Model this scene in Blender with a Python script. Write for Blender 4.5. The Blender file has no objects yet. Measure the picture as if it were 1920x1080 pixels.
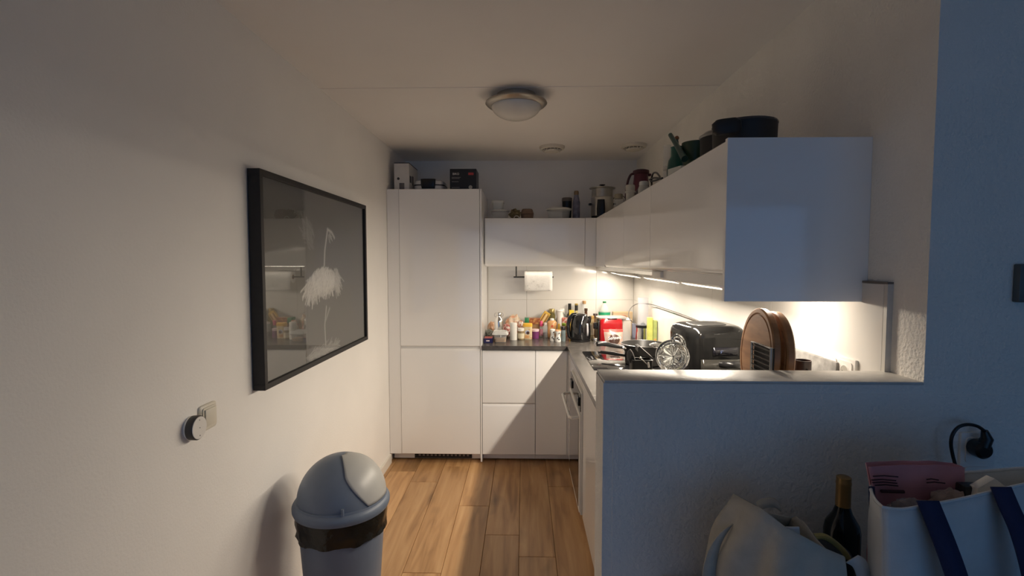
import bpy, bmesh, math, random
import numpy as np
from mathutils import Vector, Matrix, noise as mnoise
random.seed(7)
scn = bpy.context.scene
COL = scn.collection
PI = math.pi

# ------------------------------------------------------------------ camera
F = 939.5; YAW = -.0234; PIT = .0533
CAM = np.array([1.0201, -3.7275, 1.5363])
cam_d = bpy.data.cameras.new('camera'); cam_o = bpy.data.objects.new('camera', cam_d); COL.objects.link(cam_o)
cam_d.sensor_width = 36; cam_d.lens = F/1920*36; cam_d.clip_start = .02
cam_o.location = CAM; cam_o.rotation_euler = (PI/2-PIT, 0, -YAW)
scn.camera = cam_o
# ------------------------------------------------------------------ sky (dusk through the living room window)
SKY = .62
w = bpy.data.worlds.new('dusk_sky'); scn.world = w; w.use_nodes = True
bg = w.node_tree.nodes['Background']; bg.inputs[0].default_value = (.17, .46, 1.0, 1); bg.inputs[1].default_value = SKY
# ------------------------------------------------------------------ view
vs = scn.view_settings
vs.view_transform = 'Standard'; vs.look = 'None'; vs.exposure = 0.15; vs.gamma = 1; vs.use_curve_mapping = False
scn.cycles.use_denoising = True
scn.cycles.max_bounces = 14; scn.cycles.diffuse_bounces = 8; scn.cycles.glossy_bounces = 5
scn.cycles.transmission_bounces = 10; scn.cycles.transparent_max_bounces = 16
scn.cycles.sample_clamp_indirect = 4.0
LED = (1.0, .872, .715)          # colour of the under-cabinet lamps
P_PUCK = 8.2; P_STRIP = .60; TILT = math.radians(19)

# ------------------------------------------------------------------ pixel helpers (a pixel gives a direction, a plane gives the distance)
_cy, _sy, _cp, _sp = math.cos(YAW), math.sin(YAW), math.cos(PIT), math.sin(PIT)
FW = np.array([_sy*_cp, _cy*_cp, -_sp]); RT = np.array([_cy, -_sy, 0]); UP = np.cross(RT, FW)
def on(ax, v, x, y):
    d = FW+RT*(x-960)/F-UP*(y-540)/F
    return CAM+d*((v-CAM[ax])/d[ax])
def onX(v, x, y): return on(0, v, x, y)
def onY(v, x, y): return on(1, v, x, y)
def onZ(v, x, y): return on(2, v, x, y)
def span(Y, x0, x1, y0, y1):
    """centre x, width, bottom z, top z of a pixel box on the plane at depth Y"""
    xm, ym = (x0+x1)/2, (y0+y1)/2
    a, b = onY(Y, x0, ym), onY(Y, x1, ym)
    return (a[0]+b[0])/2, b[0]-a[0], onY(Y, xm, y1)[2], onY(Y, xm, y0)[2]

# ------------------------------------------------------------------ materials
MATS = {}
def mat(name, col=(.8, .8, .8), rough=.5, metal=0., var=.0, vscale=8., bump=0., bscale=60., trans=0., alpha=1., ior=1.45,
        emis=None, estr=0., coat=0., spec=.5, stretch=None, rnd=0., sheen=0., col2=None, cut=.5, soft=.06):
    if name in MATS: return MATS[name]
    m = bpy.data.materials.new(name); m.use_nodes = True; MATS[name] = m
    nt = m.node_tree; N = nt.nodes; L = nt.links; p = N['Principled BSDF']
    c = tuple(col)+(1,)
    p.inputs['Base Color'].default_value = c; p.inputs['Roughness'].default_value = rough; p.inputs['Metallic'].default_value = metal
    p.inputs['IOR'].default_value = ior; p.inputs['Transmission Weight'].default_value = trans; p.inputs['Alpha'].default_value = alpha
    p.inputs['Coat Weight'].default_value = coat; p.inputs['Specular IOR Level'].default_value = spec
    p.inputs['Sheen Weight'].default_value = sheen
    if emis: p.inputs['Emission Color'].default_value = tuple(emis)+(1,); p.inputs['Emission Strength'].default_value = estr
    if var or bump or rnd:
        tc = N.new('ShaderNodeTexCoord'); mp = N.new('ShaderNodeMapping'); L.new(tc.outputs['Object'], mp.inputs[0])
        if stretch: mp.inputs['Scale'].default_value = stretch
    if var or rnd:
        no = N.new('ShaderNodeTexNoise'); no.inputs['Scale'].default_value = vscale; no.inputs['Detail'].default_value = 6
        L.new(mp.outputs[0], no.inputs['Vector'])
        rmp = N.new('ShaderNodeMapRange'); rmp.inputs[3].default_value = 1-var; rmp.inputs[4].default_value = 1+var
        rmp.inputs[1].default_value = .25; rmp.inputs[2].default_value = .75
        L.new(no.outputs[0], rmp.inputs[0])
        mx = N.new('ShaderNodeMix'); mx.data_type = 'RGBA'; mx.blend_type = 'MULTIPLY'; mx.inputs[0].default_value = 1
        mx.inputs[6].default_value = c
        src = rmp.outputs[0]
        if rnd:
            oi = N.new('ShaderNodeObjectInfo'); r2 = N.new('ShaderNodeMapRange'); r2.inputs[3].default_value = 1-rnd; r2.inputs[4].default_value = 1+rnd
            L.new(oi.outputs['Random'], r2.inputs[0]); mu = N.new('ShaderNodeMath'); mu.operation = 'MULTIPLY'
            L.new(src, mu.inputs[0]); L.new(r2.outputs[0], mu.inputs[1]); src = mu.outputs[0]
        L.new(src, mx.inputs[7]); L.new(mx.outputs[2], p.inputs['Base Color'])
    if col2:
        n3 = N.new('ShaderNodeTexNoise'); n3.inputs['Scale'].default_value = vscale; n3.inputs['Detail'].default_value = 3
        tc3 = N.new('ShaderNodeTexCoord'); L.new(tc3.outputs['Object'], n3.inputs['Vector'])
        cr3 = N.new('ShaderNodeMapRange'); cr3.inputs[1].default_value = cut-soft; cr3.inputs[2].default_value = cut+soft; L.new(n3.outputs[0], cr3.inputs[0])
        m3 = N.new('ShaderNodeMix'); m3.data_type = 'RGBA'; m3.inputs[7].default_value = tuple(col2)+(1,); L.new(cr3.outputs[0], m3.inputs[0])
        if p.inputs['Base Color'].is_linked: L.new(p.inputs['Base Color'].links[0].from_socket, m3.inputs[6])
        else: m3.inputs[6].default_value = c
        L.new(m3.outputs[2], p.inputs['Base Color'])
    if bump:
        nb = N.new('ShaderNodeTexNoise'); nb.inputs['Scale'].default_value = bscale; nb.inputs['Detail'].default_value = 4
        L.new(mp.outputs[0], nb.inputs['Vector']); bn = N.new('ShaderNodeBump'); bn.inputs['Strength'].default_value = bump; bn.inputs['Distance'].default_value = .01
        L.new(nb.outputs[0], bn.inputs['Height']); L.new(bn.outputs[0], p.inputs['Normal'])
    return m

def wood_mat(name, c1, c2, c3, rough=.35, scale=(14, 1.1, 14), rnd=True):
    m = bpy.data.materials.new(name); m.use_nodes = True; MATS[name] = m
    nt = m.node_tree; N = nt.nodes; L = nt.links; p = N['Principled BSDF']; p.inputs['Roughness'].default_value = rough
    tc = N.new('ShaderNodeTexCoord'); mp = N.new('ShaderNodeMapping'); mp.inputs['Scale'].default_value = scale
    oi = N.new('ShaderNodeObjectInfo'); ad = N.new('ShaderNodeVectorMath'); ad.operation = 'ADD'
    sc = N.new('ShaderNodeMath'); sc.operation = 'MULTIPLY'; sc.inputs[1].default_value = 37 if rnd else 0
    L.new(oi.outputs['Random'], sc.inputs[0]); L.new(tc.outputs['Object'], ad.inputs[0]); L.new(sc.outputs[0], ad.inputs[1])
    L.new(ad.outputs[0], mp.inputs[0])
    n1 = N.new('ShaderNodeTexNoise'); n1.inputs['Scale'].default_value = 1.6; n1.inputs['Detail'].default_value = 8; n1.inputs['Distortion'].default_value = .6
    L.new(mp.outputs[0], n1.inputs['Vector'])
    cr = N.new('ShaderNodeValToRGB'); e = cr.color_ramp.elements
    e[0].position = .30; e[0].color = c1+(1,); e[1].position = .72; e[1].color = c3+(1,)
    k = e.new(.5); k.color = c2+(1,)
    L.new(n1.outputs[0], cr.inputs[0])
    # knots: sparse dark spots
    n2 = N.new('ShaderNodeTexNoise'); n2.inputs['Scale'].default_value = 3.2; n2.inputs['Detail'].default_value = 2
    mp2 = N.new('ShaderNodeMapping'); mp2.inputs['Scale'].default_value = (2.2, .8, 2); L.new(ad.outputs[0], mp2.inputs[0]); L.new(mp2.outputs[0], n2.inputs['Vector'])
    kr = N.new('ShaderNodeMapRange'); kr.inputs[1].default_value = .62; kr.inputs[2].default_value = .78; kr.inputs[3].default_value = 1; kr.inputs[4].default_value = .55
    L.new(n2.outputs[0], kr.inputs[0])
    r2 = N.new('ShaderNodeMapRange'); r2.inputs[3].default_value = .86 if rnd else 1; r2.inputs[4].default_value = 1.14 if rnd else 1
    L.new(oi.outputs['Random'], r2.inputs[0])
    mu = N.new('ShaderNodeMath'); mu.operation = 'MULTIPLY'; L.new(kr.outputs[0], mu.inputs[0]); L.new(r2.outputs[0], mu.inputs[1])
    mx = N.new('ShaderNodeMix'); mx.data_type = 'RGBA'; mx.blend_type = 'MULTIPLY'; mx.inputs[0].default_value = 1
    L.new(cr.outputs[0], mx.inputs[6]); L.new(mu.outputs[0], mx.inputs[7]); L.new(mx.outputs[2], p.inputs['Base Color'])
    bn = N.new('ShaderNodeBump'); bn.inputs['Strength'].default_value = .08; bn.inputs['Distance'].default_value = .003
    L.new(n1.outputs[0], bn.inputs['Height']); L.new(bn.outputs[0], p.inputs['Normal'])
    return m

def pane_mat(name, ior, rough):
    m = bpy.data.materials.new(name); m.use_nodes = True; nt = m.node_tree; nt.nodes.remove(nt.nodes['Principled BSDF']); N = nt.nodes; L = nt.links
    tr = N.new('ShaderNodeBsdfTransparent'); gl = N.new('ShaderNodeBsdfGlossy'); gl.inputs['Roughness'].default_value = rough
    mx = N.new('ShaderNodeMixShader'); fr = N.new('ShaderNodeFresnel'); fr.inputs[0].default_value = ior
    ge = N.new('ShaderNodeNewGeometry'); iv = N.new('ShaderNodeMath'); iv.operation = 'SUBTRACT'; iv.inputs[0].default_value = 1; L.new(ge.outputs['Backfacing'], iv.inputs[1])
    mu = N.new('ShaderNodeMath'); mu.operation = 'MULTIPLY'; L.new(fr.outputs[0], mu.inputs[0]); L.new(iv.outputs[0], mu.inputs[1])
    L.new(mu.outputs[0], mx.inputs[0]); L.new(tr.outputs[0], mx.inputs[1]); L.new(gl.outputs[0], mx.inputs[2]); L.new(mx.outputs[0], N['Material Output'].inputs[0])
    return m
PLASTER = mat('plaster', (.88, .86, .82), .85, var=.03, vscale=2.5, bump=.10, bscale=120)
STUCCO = mat('stucco', (.84, .81, .75), .9, var=.04, vscale=6, bump=.45, bscale=110)
CEILM = mat('ceiling_paint', (.90, .88, .85), .9, var=.02, vscale=2, bump=.06, bscale=200)
GLOSS = mat('gloss_white', (.88, .87, .85), .07, ior=1.6, var=.01, vscale=2)
CARC = mat('carcass_white', (.78, .77, .75), .35, var=.01, vscale=3)
TILE = mat('tile_white', (.68, .665, .63), .09, var=.015, vscale=2)
GROUT = mat('grout', (.62, .59, .54), .9, var=.05)
WORKT = mat('worktop_stone', (.085, .078, .072), .24, var=.35, vscale=22, bump=.02, bscale=200)
SKIRT = mat('skirting_paint', (.78, .75, .68), .45, var=.02)
LEDGE = mat('ledge_laminate', (.60, .575, .53), .42, var=.12, vscale=28, bump=.10, bscale=90)
WOODF = wood_mat('oak_laminate', (.30, .155, .062), (.47, .265, .115), (.58, .355, .17))
WOODB = wood_mat('board_wood', (.20, .085, .030), (.32, .15, .06), (.40, .21, .09), rough=.45, scale=(3, 3, 20), rnd=False)
BLACKP = mat('black_plastic', (.012, .012, .013), .28, var=.1, vscale=30)
BLACKG = mat('black_gloss', (.010, .010, .011), .08, coat=.5, var=.1, vscale=10)
BLACKM = mat('black_matte', (.015, .014, .014), .55, var=.15, vscale=40, bump=.05)
CHROME = mat('chrome', (.72, .71, .69), .16, 1., var=.03, vscale=30)
STEEL = mat('brushed_steel', (.58, .57, .55), .30, 1., var=.05, vscale=40, stretch=(1, 1, 12))
WHITEP = mat('white_plastic', (.78, .76, .72), .38, var=.02)
CREAMP = mat('cream_plastic', (.70, .66, .56), .4, var=.02)
REDP = mat('red_plastic', (.36, .008, .012), .22, coat=.3, var=.05)
GLASS = mat('clear_glass', (.96, .98, .97), .01, trans=1., ior=1.48, var=.0)
CLEARP = mat('clear_plastic', (.75, .78, .77), .12, alpha=.30, var=.03)
CLEARG = mat('green_plastic_clear', (.55, .70, .62), .08, alpha=.34, var=.03)
PAPERW = mat('paper_towel', (.82, .81, .78), .9, var=.05, vscale=30, bump=.2, bscale=90)
DARKGLASS = mat('dark_glass', (.02, .022, .018), .06, var=.1)
def flat(name, c=None, r=.5, **k): return MATS[name] if c is None else mat(name, c, r, var=k.pop('var', .05), vscale=k.pop('vscale', 25), **k)

# ------------------------------------------------------------------ mesh builder
class B:
    def __init__(s): s.bm = bmesh.new()
    def box(s, x0, x1, y0, y1, z0, z1, bev=0., seg=2):
        g = bmesh.ops.create_cube(s.bm, size=1)['verts']
        for v in g: v.co = Vector((x0+(v.co.x+.5)*(x1-x0), y0+(v.co.y+.5)*(y1-y0), z0+(v.co.z+.5)*(z1-z0)))
        if bev:
            ed = list({e for v in g for e in v.link_edges})
            bmesh.ops.bevel(s.bm, geom=ed, offset=bev, segments=seg, profile=.5, affect='EDGES')
        return s
    def rings(s, rings, cap0=True, cap1=True, closed=True):
        """join a list of vertex rings"""
        vr = [[s.bm.verts.new(p) for p in r] for r in rings]
        n = len(vr[0])
        for a, b in zip(vr[:-1], vr[1:]):
            for i in range(n if closed else n-1):
                j = (i+1) % n
                s.bm.faces.new((a[i], a[j], b[j], b[i]))
        if cap0 and closed: s.bm.faces.new(list(reversed(vr[0])))
        if cap1 and closed: s.bm.faces.new(vr[-1])
        return s
    def lathe(s, prof, seg=32, c=(0, 0, 0), cap0=True, cap1=True, M=None):
        rr = []
        for r, z in prof:
            r = max(r, 1e-4)
            ring = [Vector((c[0]+r*math.cos(2*PI*i/seg), c[1]+r*math.sin(2*PI*i/seg), c[2]+z)) for i in range(seg)]
            if M: ring = [M @ v for v in ring]
            rr.append(ring)
        return s.rings(rr, cap0, cap1)
    def loft(s, rs, seg=40, M=None, cap0=True, cap1=True):
        """rs: (cx, cy, z, a, b, n) superellipse rings"""
        rr = []
        for cx, cy, z, a, b, n in rs:
            ring = []
            for i in range(seg):
                t = 2*PI*i/seg; ct, st = math.cos(t), math.sin(t)
                v = Vector((cx+a*math.copysign(abs(ct)**(2/n), ct), cy+b*math.copysign(abs(st)**(2/n), st), z))
                ring.append(M @ v if M else v)
            rr.append(ring)
        return s.rings(rr, cap0, cap1)
    def tube(s, pts, r, seg=10, close=False, cap=True):
        P = [Vector(p) for p in pts]; n = len(P); rr = []
        rad = r if hasattr(r, '__len__') else [r]*n
        t0 = (P[1]-P[0]).normalized(); up = Vector((0, 0, 1)) if abs(t0.z) < .9 else Vector((1, 0, 0))
        u = t0.cross(up).normalized()
        for i in range(n):
            t = ((P[(i+1) % n] if (close or i < n-1) else P[i])-(P[i-1] if (close or i > 0) else P[i])).normalized()
            u = (u-t*u.dot(t)).normalized(); v = t.cross(u)
            rr.append([P[i]+(u*math.cos(2*PI*k/seg)+v*math.sin(2*PI*k/seg))*rad[i] for k in range(seg)])
        if close: rr.append(rr[0]); return s.rings(rr, False, False)
        return s.rings(rr, cap, cap)
    def prism(s, poly, ax, lo, hi, bev=0.):
        """extrude a 2D polygon along axis ax"""
        def P(a, b, c): return {0: (c, a, b), 1: (a, c, b), 2: (a, b, c)}[ax]
        lo_v = [s.bm.verts.new(P(a, b, lo)) for a, b in poly]; hi_v = [s.bm.verts.new(P(a, b, hi)) for a, b in poly]
        n = len(poly); fs = [s.bm.faces.new(lo_v), s.bm.faces.new(list(reversed(hi_v)))]
        for i in range(n):
            j = (i+1) % n; fs.append(s.bm.faces.new((lo_v[j], lo_v[i], hi_v[i], hi_v[j])))
        if bev: bmesh.ops.bevel(s.bm, geom=list({e for f in fs for e in f.edges}), offset=bev, segments=2, profile=.5, affect='EDGES')
        return s
    def grid(s, rows):
        return s.rings(rows, False, False, closed=False)
    def ball(s, c, r, sub=2, sc=(1, 1, 1), crumple=0., seed=0, fr=3.):
        g = bmesh.ops.create_icosphere(s.bm, subdivisions=sub, radius=1)['verts']
        for v in g:
            d = v.co.copy(); k = 1+crumple*mnoise.noise(d*fr+Vector((seed*7.3, seed*3.1, seed)))+crumple*.28*mnoise.noise(d*fr*2.7+Vector((seed, seed*5.1, 2)))
            v.co = Vector((c[0]+d.x*r*sc[0]*k, c[1]+d.y*r*sc[1]*k, c[2]+d.z*r*sc[2]*k))
        return s
    def xf(s, M):
        bmesh.ops.transform(s.bm, matrix=M, verts=s.bm.verts); return s
    def build(s, name, m, parent=None, loc=None, smooth=35, rot=None, solid=0., sub=0):
        bmesh.ops.recalc_face_normals(s.bm, faces=s.bm.faces)
        me = bpy.data.meshes.new(name); s.bm.to_mesh(me); s.bm.free()
        return link(name, me, m, parent, loc, smooth, rot, solid, sub)
def link(name, me, m, parent=None, loc=None, smooth=35, rot=None, solid=0., sub=0):
    if m: me.materials.append(m)
    if smooth:
        for p in me.polygons: p.use_smooth = True
        me.set_sharp_from_angle(angle=math.radians(smooth))
    o = bpy.data.objects.new(name, me); COL.objects.link(o)
    if parent: o.parent = parent
    if loc is not None: o.location = loc
    if rot is not None: o.rotation_euler = rot
    if solid:
        k = o.modifiers.new('s', 'SOLIDIFY'); k.thickness = solid; k.offset = 0
    if sub:
        k = o.modifiers.new('d', 'SUBSURF'); k.levels = sub; k.render_levels = sub
    return o
def smooth_path(P, n=6):
    P = [Vector(p) for p in P]; out = []
    for i in range(len(P)-1):
        p0 = P[max(i-1, 0)]; p1 = P[i]; p2 = P[i+1]; p3 = P[min(i+2, len(P)-1)]
        for j in range(n):
            u = j/n; out.append(.5*((2*p1)+(p2-p0)*u+(2*p0-5*p1+4*p2-p3)*u*u+(3*p1-p0-3*p2+p3)*u*u*u))
    return out+[P[-1]]
def tag(o, label, cat, group=None):
    o['label'] = label; o['category'] = cat
    if group: o['group'] = group
    return o
def thing(name, label, cat, loc=(0, 0, 0), rz=0., group=None):
    o = bpy.data.objects.new(name, None); COL.objects.link(o); o.location = loc; o.rotation_euler = (0, 0, rz); o.empty_display_size = .05
    return tag(o, label, cat, group)
def struct(o): o['kind'] = 'structure'; return o
def copy_tree(o, parent=None):
    c = o.copy(); COL.objects.link(c); c.parent = parent
    for ch in list(o.children): copy_tree(ch, c)
    return c
def text(body, size, m, parent, loc, rot=(PI/2, 0, 0), ext=.0004, align='CENTER', shear=0., name='lettering', sx=1.):
    cu = bpy.data.curves.new('t', 'FONT'); cu.body = body; cu.size = size; cu.extrude = ext; cu.align_x = align; cu.align_y = 'CENTER'; cu.shear = shear
    t = bpy.data.objects.new('t', cu); COL.objects.link(t)
    me = bpy.data.meshes.new_from_object(t.evaluated_get(bpy.context.evaluated_depsgraph_get()))
    bpy.data.objects.remove(t); me.name = name
    me.materials.clear()
    o = link(name, me, m, parent, loc, 0, rot); o.scale = (sx, 1, 1)
    return o

# ================================================================== THE ROOM
CEIL = 2.398; XR = 1.983; XT = 1.968; YB = .62; YT = .61
ZW = .904                                   # worktop top
YF = -2.5124; YH = -2.3903                  # half wall front / back
XH = 1.2151; ZL = 1.2459; XC = 1.3566
LX0, LX1, LY0 = -2.6, 6.6, -7.2
# floor: slab and one object per plank
fl = struct(B().box(LX0, LX1, LY0, YB+.1, -.10, -.012).build('floor', mat('subfloor', (.10, .07, .05), .9), smooth=0))
PW = .1915; X0P = .614-.1915*17
joint = {3: (-.661,), 4: (-.991,), 5: (-1.195,), 6: (-.379,), 2: (-1.343,), 1: (-.327,)}
PL = 1.29
plank_mesh = {}
ncol = int((LX1-X0P)/PW)+1
for c in range(ncol):
    xa = X0P+c*PW
    if xa+PW < LX0+.02 or xa > 4.58: continue
    k = c-14                                  # column number in the kitchen
    off = joint[k][0] if k in joint else -((c*.437) % 1)*PL
    y = off+PL*(int((YB-off)/PL)+1)
    while y > LY0:
        ya, yb_ = max(y-PL, LY0), min(y, YB)
        if yb_-ya > .03 and (xa < XR+.1 or yb_ < YF+1.3) and (xa > -.2 or ya < -4.2):
            key = round(yb_-ya, 3)
            if key not in plank_mesh:
                b = B(); b.box(.0005, PW-.0010, .0010, key-.0010, -.012, 0, .0020, 1)
                me = bpy.data.meshes.new('plank'); b.bm.to_mesh(me); b.bm.free(); me.materials.append(WOODF); plank_mesh[key] = me
            o = bpy.data.objects.new('plank', plank_mesh[key]); COL.objects.link(o); o.location = (xa, ya, 0); o.parent = fl
        y -= PL
# ceiling: two concrete slabs with an open joint
b = B(); b.box(LX0, LX1, LY0, -1.2020, CEIL, CEIL+.12); b.box(LX0, LX1, -1.1930, YB+.12, CEIL, CEIL+.12); b.box(LX0, LX1, -1.3, -1.1, CEIL+.008, CEIL+.13)
struct(b.build('ceiling', CEILM, smooth=0))
struct(B().box(-.12, 0, -4.2, YB+.12, 0, CEIL).build('wall_left', PLASTER, smooth=0))
wb = struct(B().box(0, XR+.12, YB, YB+.12, 0, CEIL).build('wall_back', PLASTER, smooth=0))
wr = struct(B().box(XR, XR+.12, YH, YB, 0, CEIL).build('wall_right', STUCCO, smooth=0))
struct(B().box(XR, LX1, YF, YH, 0, CEIL).build('wall_partition', STUCCO, smooth=0))
wh = struct(B().box(XH, XR, YF, YH, 0, ZL-.007).build('wall_half', STUCCO, smooth=0))
B().box(1.239, 4.0, YF-.002, YF+.001, .0, 1.217, .0008, 1).build('front_board', STUCCO, wh, smooth=0)
struct(B().box(XH+.002, XR, YF-.0005, YH+.004, ZL-.007, ZL, .002, 2).build('trim_1', LEDGE))
struct(B().box(LX1, LX1+.1, LY0, YF, 0, CEIL).build('wall_living_right', PLASTER, smooth=0))
struct(B().box(LX0-.1, LX0, LY0, -4.2, 0, CEIL).build('wall_living_left', PLASTER, smooth=0))
struct(B().box(LX0, -.12, -4.2, -4.1, 0, CEIL).build('wall_return', PLASTER, smooth=0))
# window wall with a wide glazed front
WX0, WX1, WZ0, WZ1 = -.6, 4.6, .12, 2.28
b = B(); b.box(LX0, WX0, LY0-.12, LY0, 0, CEIL); b.box(WX1, LX1, LY0-.12, LY0, 0, CEIL); b.box(WX0, WX1, LY0-.12, LY0, 0, WZ0); b.box(WX0, WX1, LY0-.12, LY0, WZ1, CEIL)
struct(b.build('wall_window', PLASTER, smooth=0))
b = B(); FRM = flat('window_frame_paint', (.5, .5, .5), .4)
for x in (WX0+.03, 1.2, 2.75, WX1-.03): b.box(x-.03, x+.03, LY0-.09, LY0-.03, WZ0, WZ1)
b.box(WX0, WX1, LY0-.09, LY0-.03, WZ0, WZ0+.06); b.box(WX0, WX1, LY0-.09, LY0-.03, WZ1-.06, WZ1)
win = struct(b.build('window_1', FRM, smooth=0))
gm = pane_mat('window_pane', 1.45, .01)
for xa, xb in ((WX0+.06, 1.17), (1.23, 2.72), (2.78, WX1-.06)): B().box(xa, xb, LY0-.065, LY0-.058, WZ0+.06, WZ1-.06).build('pane', gm, win, smooth=0)
pd = bpy.data.lights.new('window_portal', 'AREA'); pd.shape = 'RECTANGLE'; pd.size = WX1-WX0; pd.size_y = WZ1-WZ0; pd.cycles.is_portal = True
po = bpy.data.objects.new('window_portal', pd); COL.objects.link(po); po.location = ((WX0+WX1)/2, LY0-.02, (WZ0+WZ1)/2); po.rotation_euler = (PI/2, 0, 0)
# skirting along the left wall
b = B(); b.prism([(0, 0), (.014, 0), (.014, .062), (.010, .070), (0, .070)], 1, -4.2, .0)
struct(b.build('baseboard_left', SKIRT, smooth=0))
# wall tiles: each tile an object, joints recessed
b = B(); b.box(.7, XT, YT+.004, YB, ZW-.03, 1.50); b.build('grout_bed', GROUT, wb, smooth=0)
for r in range(2):
    z0 = ZW+.30*r+.0008; z1 = min(ZW+.30*(r+1), 1.4995)-.0008
    for xa, xb in ((.709, 1.0465), (1.0465, 1.6465), (1.6465, XT)):
        B().box(xa+.0008, xb-.0008, YT, YT+.008, z0, z1, .0008, 1).build('tile', TILE, wb, smooth=0)
b = B(); b.box(XT+.004, XR, -2.397, YT, ZW-.03, 1.476); b.build('grout_bed', GROUT, wr, smooth=0)
ys = [YT, .011, -.589, -1.189, -1.789, -2.389]
for r in range(2):
    z0 = ZW+.30*r+.0006; z1 = min(ZW+.30*(r+1), 1.4765)-.0006
    for ya, yb_ in zip(ys[1:], ys[:-1]):
        B().box(XT, XT+.008, ya+.0006, yb_-.0006, z0, z1, .0006, 1).build('tile', TILE, wr, smooth=0)
# end profile of the tiling and its dirty sealant line, the shadow there included in the dark colour
B().box(XT, XR, -2.402, -2.3895, ZW, 1.4765).build('edge_profile', flat('edge_profile_paint', (.60, .58, .53), .5), wr, smooth=0)
B().box(XT-.001, XR, -2.402, -2.30, 1.4765, 1.482).build('sealant', flat('sealant_dirt_shadow', (.16, .14, .12), .8, var=.3), wr, smooth=0)

# ================================================================== CABINETS
def front(name, parent, x0, x1, z0, z1, y=0., lip_top=True, lip_bot=False, th=.019, m=GLOSS):
    """a door or drawer front facing -Y, with a curved grip lip"""
    t = .004
    p = [(y, z0+t), (y+t, z0), (y+th, z0), (y+th, z1)]
    p += [(y+.012, z1), (y+.006, z1-.004), (y+.002, z1-.012), (y, z1-.022)] if lip_top else [(y+t, z1), (y, z1-t)]
    if lip_bot: p = [(y, z0+.022), (y+.002, z0+.012), (y+.006, z0+.004), (y+.012, z0)]+p[2:]
    return B().prism(p, 0, x0+.0012, x1-.0012).build(name, m, parent, smooth=40)
def sidefront(name, parent, y0, y1, z0, z1, x=XC, lip_top=True, lip_bot=False, th=.019, m=GLOSS):
    """a front facing -X"""
    t = .004
    p = [(x, z0+t), (x+t, z0), (x+th, z0), (x+th, z1)]
    p += [(x+.012, z1), (x+.006, z1-.004), (x+.002, z1-.012), (x, z1-.022)] if lip_top else [(x+t, z1), (x, z1-t)]
    if lip_bot: p = [(x, z0+.022), (x+.002, z0+.012), (x+.006, z0+.004), (x+.012, z0)]+p[2:]
    return B().prism(p, 1, y0+.0012, y1-.0012).build(name, m, parent, smooth=40)
ZD = .0707
# tall fridge housing
t = thing('fridge_cabinet', 'tall white gloss fridge cabinet with two doors beside the left wall', 'cabinet', (0, 0, 0))
B().box(.0928, .6928, .0205, YB-.005, ZD, ZD+1.9995).build('carcass', CARC, t, smooth=0)
front('door', t, .0928, .6928, .898, ZD+2.0, lip_top=False)
front('door', t, .0928, .6928, ZD, .880, lip_top=True)
B().box(.002, .0915, .003, .021, ZD, ZD+2.0, .001, 1).build('filler_strip', GLOSS, t, smooth=0)
B().box(.6945, .7065, .002, YB-.005, .012, ZD+2.0, .001, 1).build('side_panel', GLOSS, t, smooth=0)
pl = B().box(.016, .694, .075, .090, .010, ZD).build('plinth', GLOSS, t, smooth=0)
xa, xb = onY(.072, 778, 857)[0], onY(.072, 885, 857)[0]
g = B().box(xa, xb, .068, .0755, .014, .066).build('vent_grille', BLACKM, t, smooth=0)
n = 13
for i in range(n):
    x = xa+.04+(xb-xa-.07)*i/(n-1); B().box(x-.009, x+.007, .0655, .0685, .030, .044).build('slat', flat('grille_grey', (.22, .20, .19), .5), g, smooth=0)
# base units along the back
t = thing('drawer_cabinet', 'white base cabinet with two deep drawers under the dark worktop', 'cabinet')
B().box(.7085, 1.1085, .0205, .58, ZD, .8735).build('carcass', CARC, t, smooth=0)
front('drawer_front', t, .7085, 1.1085, .466, ZD+.8-.003); front('drawer_front', t, .7085, 1.1085, ZD, .462)
B().box(.7085, 1.1085, .075, .090, .012, ZD).build('plinth', GLOSS, t, smooth=0)
t = thing('corner_cabinet', 'white base cabinet with one narrow door in the worktop corner', 'cabinet')
B().box(1.11, 1.965, .0205, .58, ZD, .8735).build('carcass', CARC, t, smooth=0)
front('door', t, 1.11, 1.345, ZD, ZD+.8-.003)
B().box(1.346, XC+.018, .004, .020, ZD, .8735).build('filler_strip', GLOSS, t, smooth=0)
B().box(1.11, 1.41, .075, .090, .012, ZD).build('plinth', GLOSS, t, smooth=0)
# oven unit
OY0, OY1 = -.931, -.326
t = thing('oven_cabinet', 'white base cabinet housing the oven under the hob', 'cabinet')
B().box(XC+.021, 1.965, OY0, .003, ZD, .8735).build('carcass', CARC, t, smooth=0)
B().box(XC, XC+.02, OY1, -.001, ZD, .8735, .001, 1).build('filler_strip', GLOSS, t, smooth=0)
sidefront('fascia', t, OY0, OY1, .80, .8735, lip_top=False)
B().box(XC+.03, XC+.045, OY0, .0, .010, ZD).build('plinth', GLOSS, t, smooth=0)
t = thing('oven', 'built-in white oven with dark glass door and long bar handle', 'oven', (XC, (OY0+OY1)/2, ZD))
hw = (OY1-OY0)/2-.003
B().box(-.012, .02, -hw, hw, .015, .722, .003).build('body', WHITEP, t)
B().box(-.016, -.011, -hw+.004, hw-.004, .612, .716, .001, 1).build('control_panel', DARKGLASS, t)
for y in (.20, -.20):
    B().box(-.024, -.0155, y-.045, y+.045, .632, .680, .003).build('knob', BLACKP, t)
B().box(-.015, -.011, -.07, .07, .635, .68).build('display', BLACKG, t)
dr = B().box(-.020, -.0115, -hw+.002, hw-.002, .03, .600, .002, 1).build('door', WHITEP, t)
B().box(-.0225, -.0195, -hw+.03, hw-.03, .055, .575, .001, 1).build('door_glass', BLACKG, dr)
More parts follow.
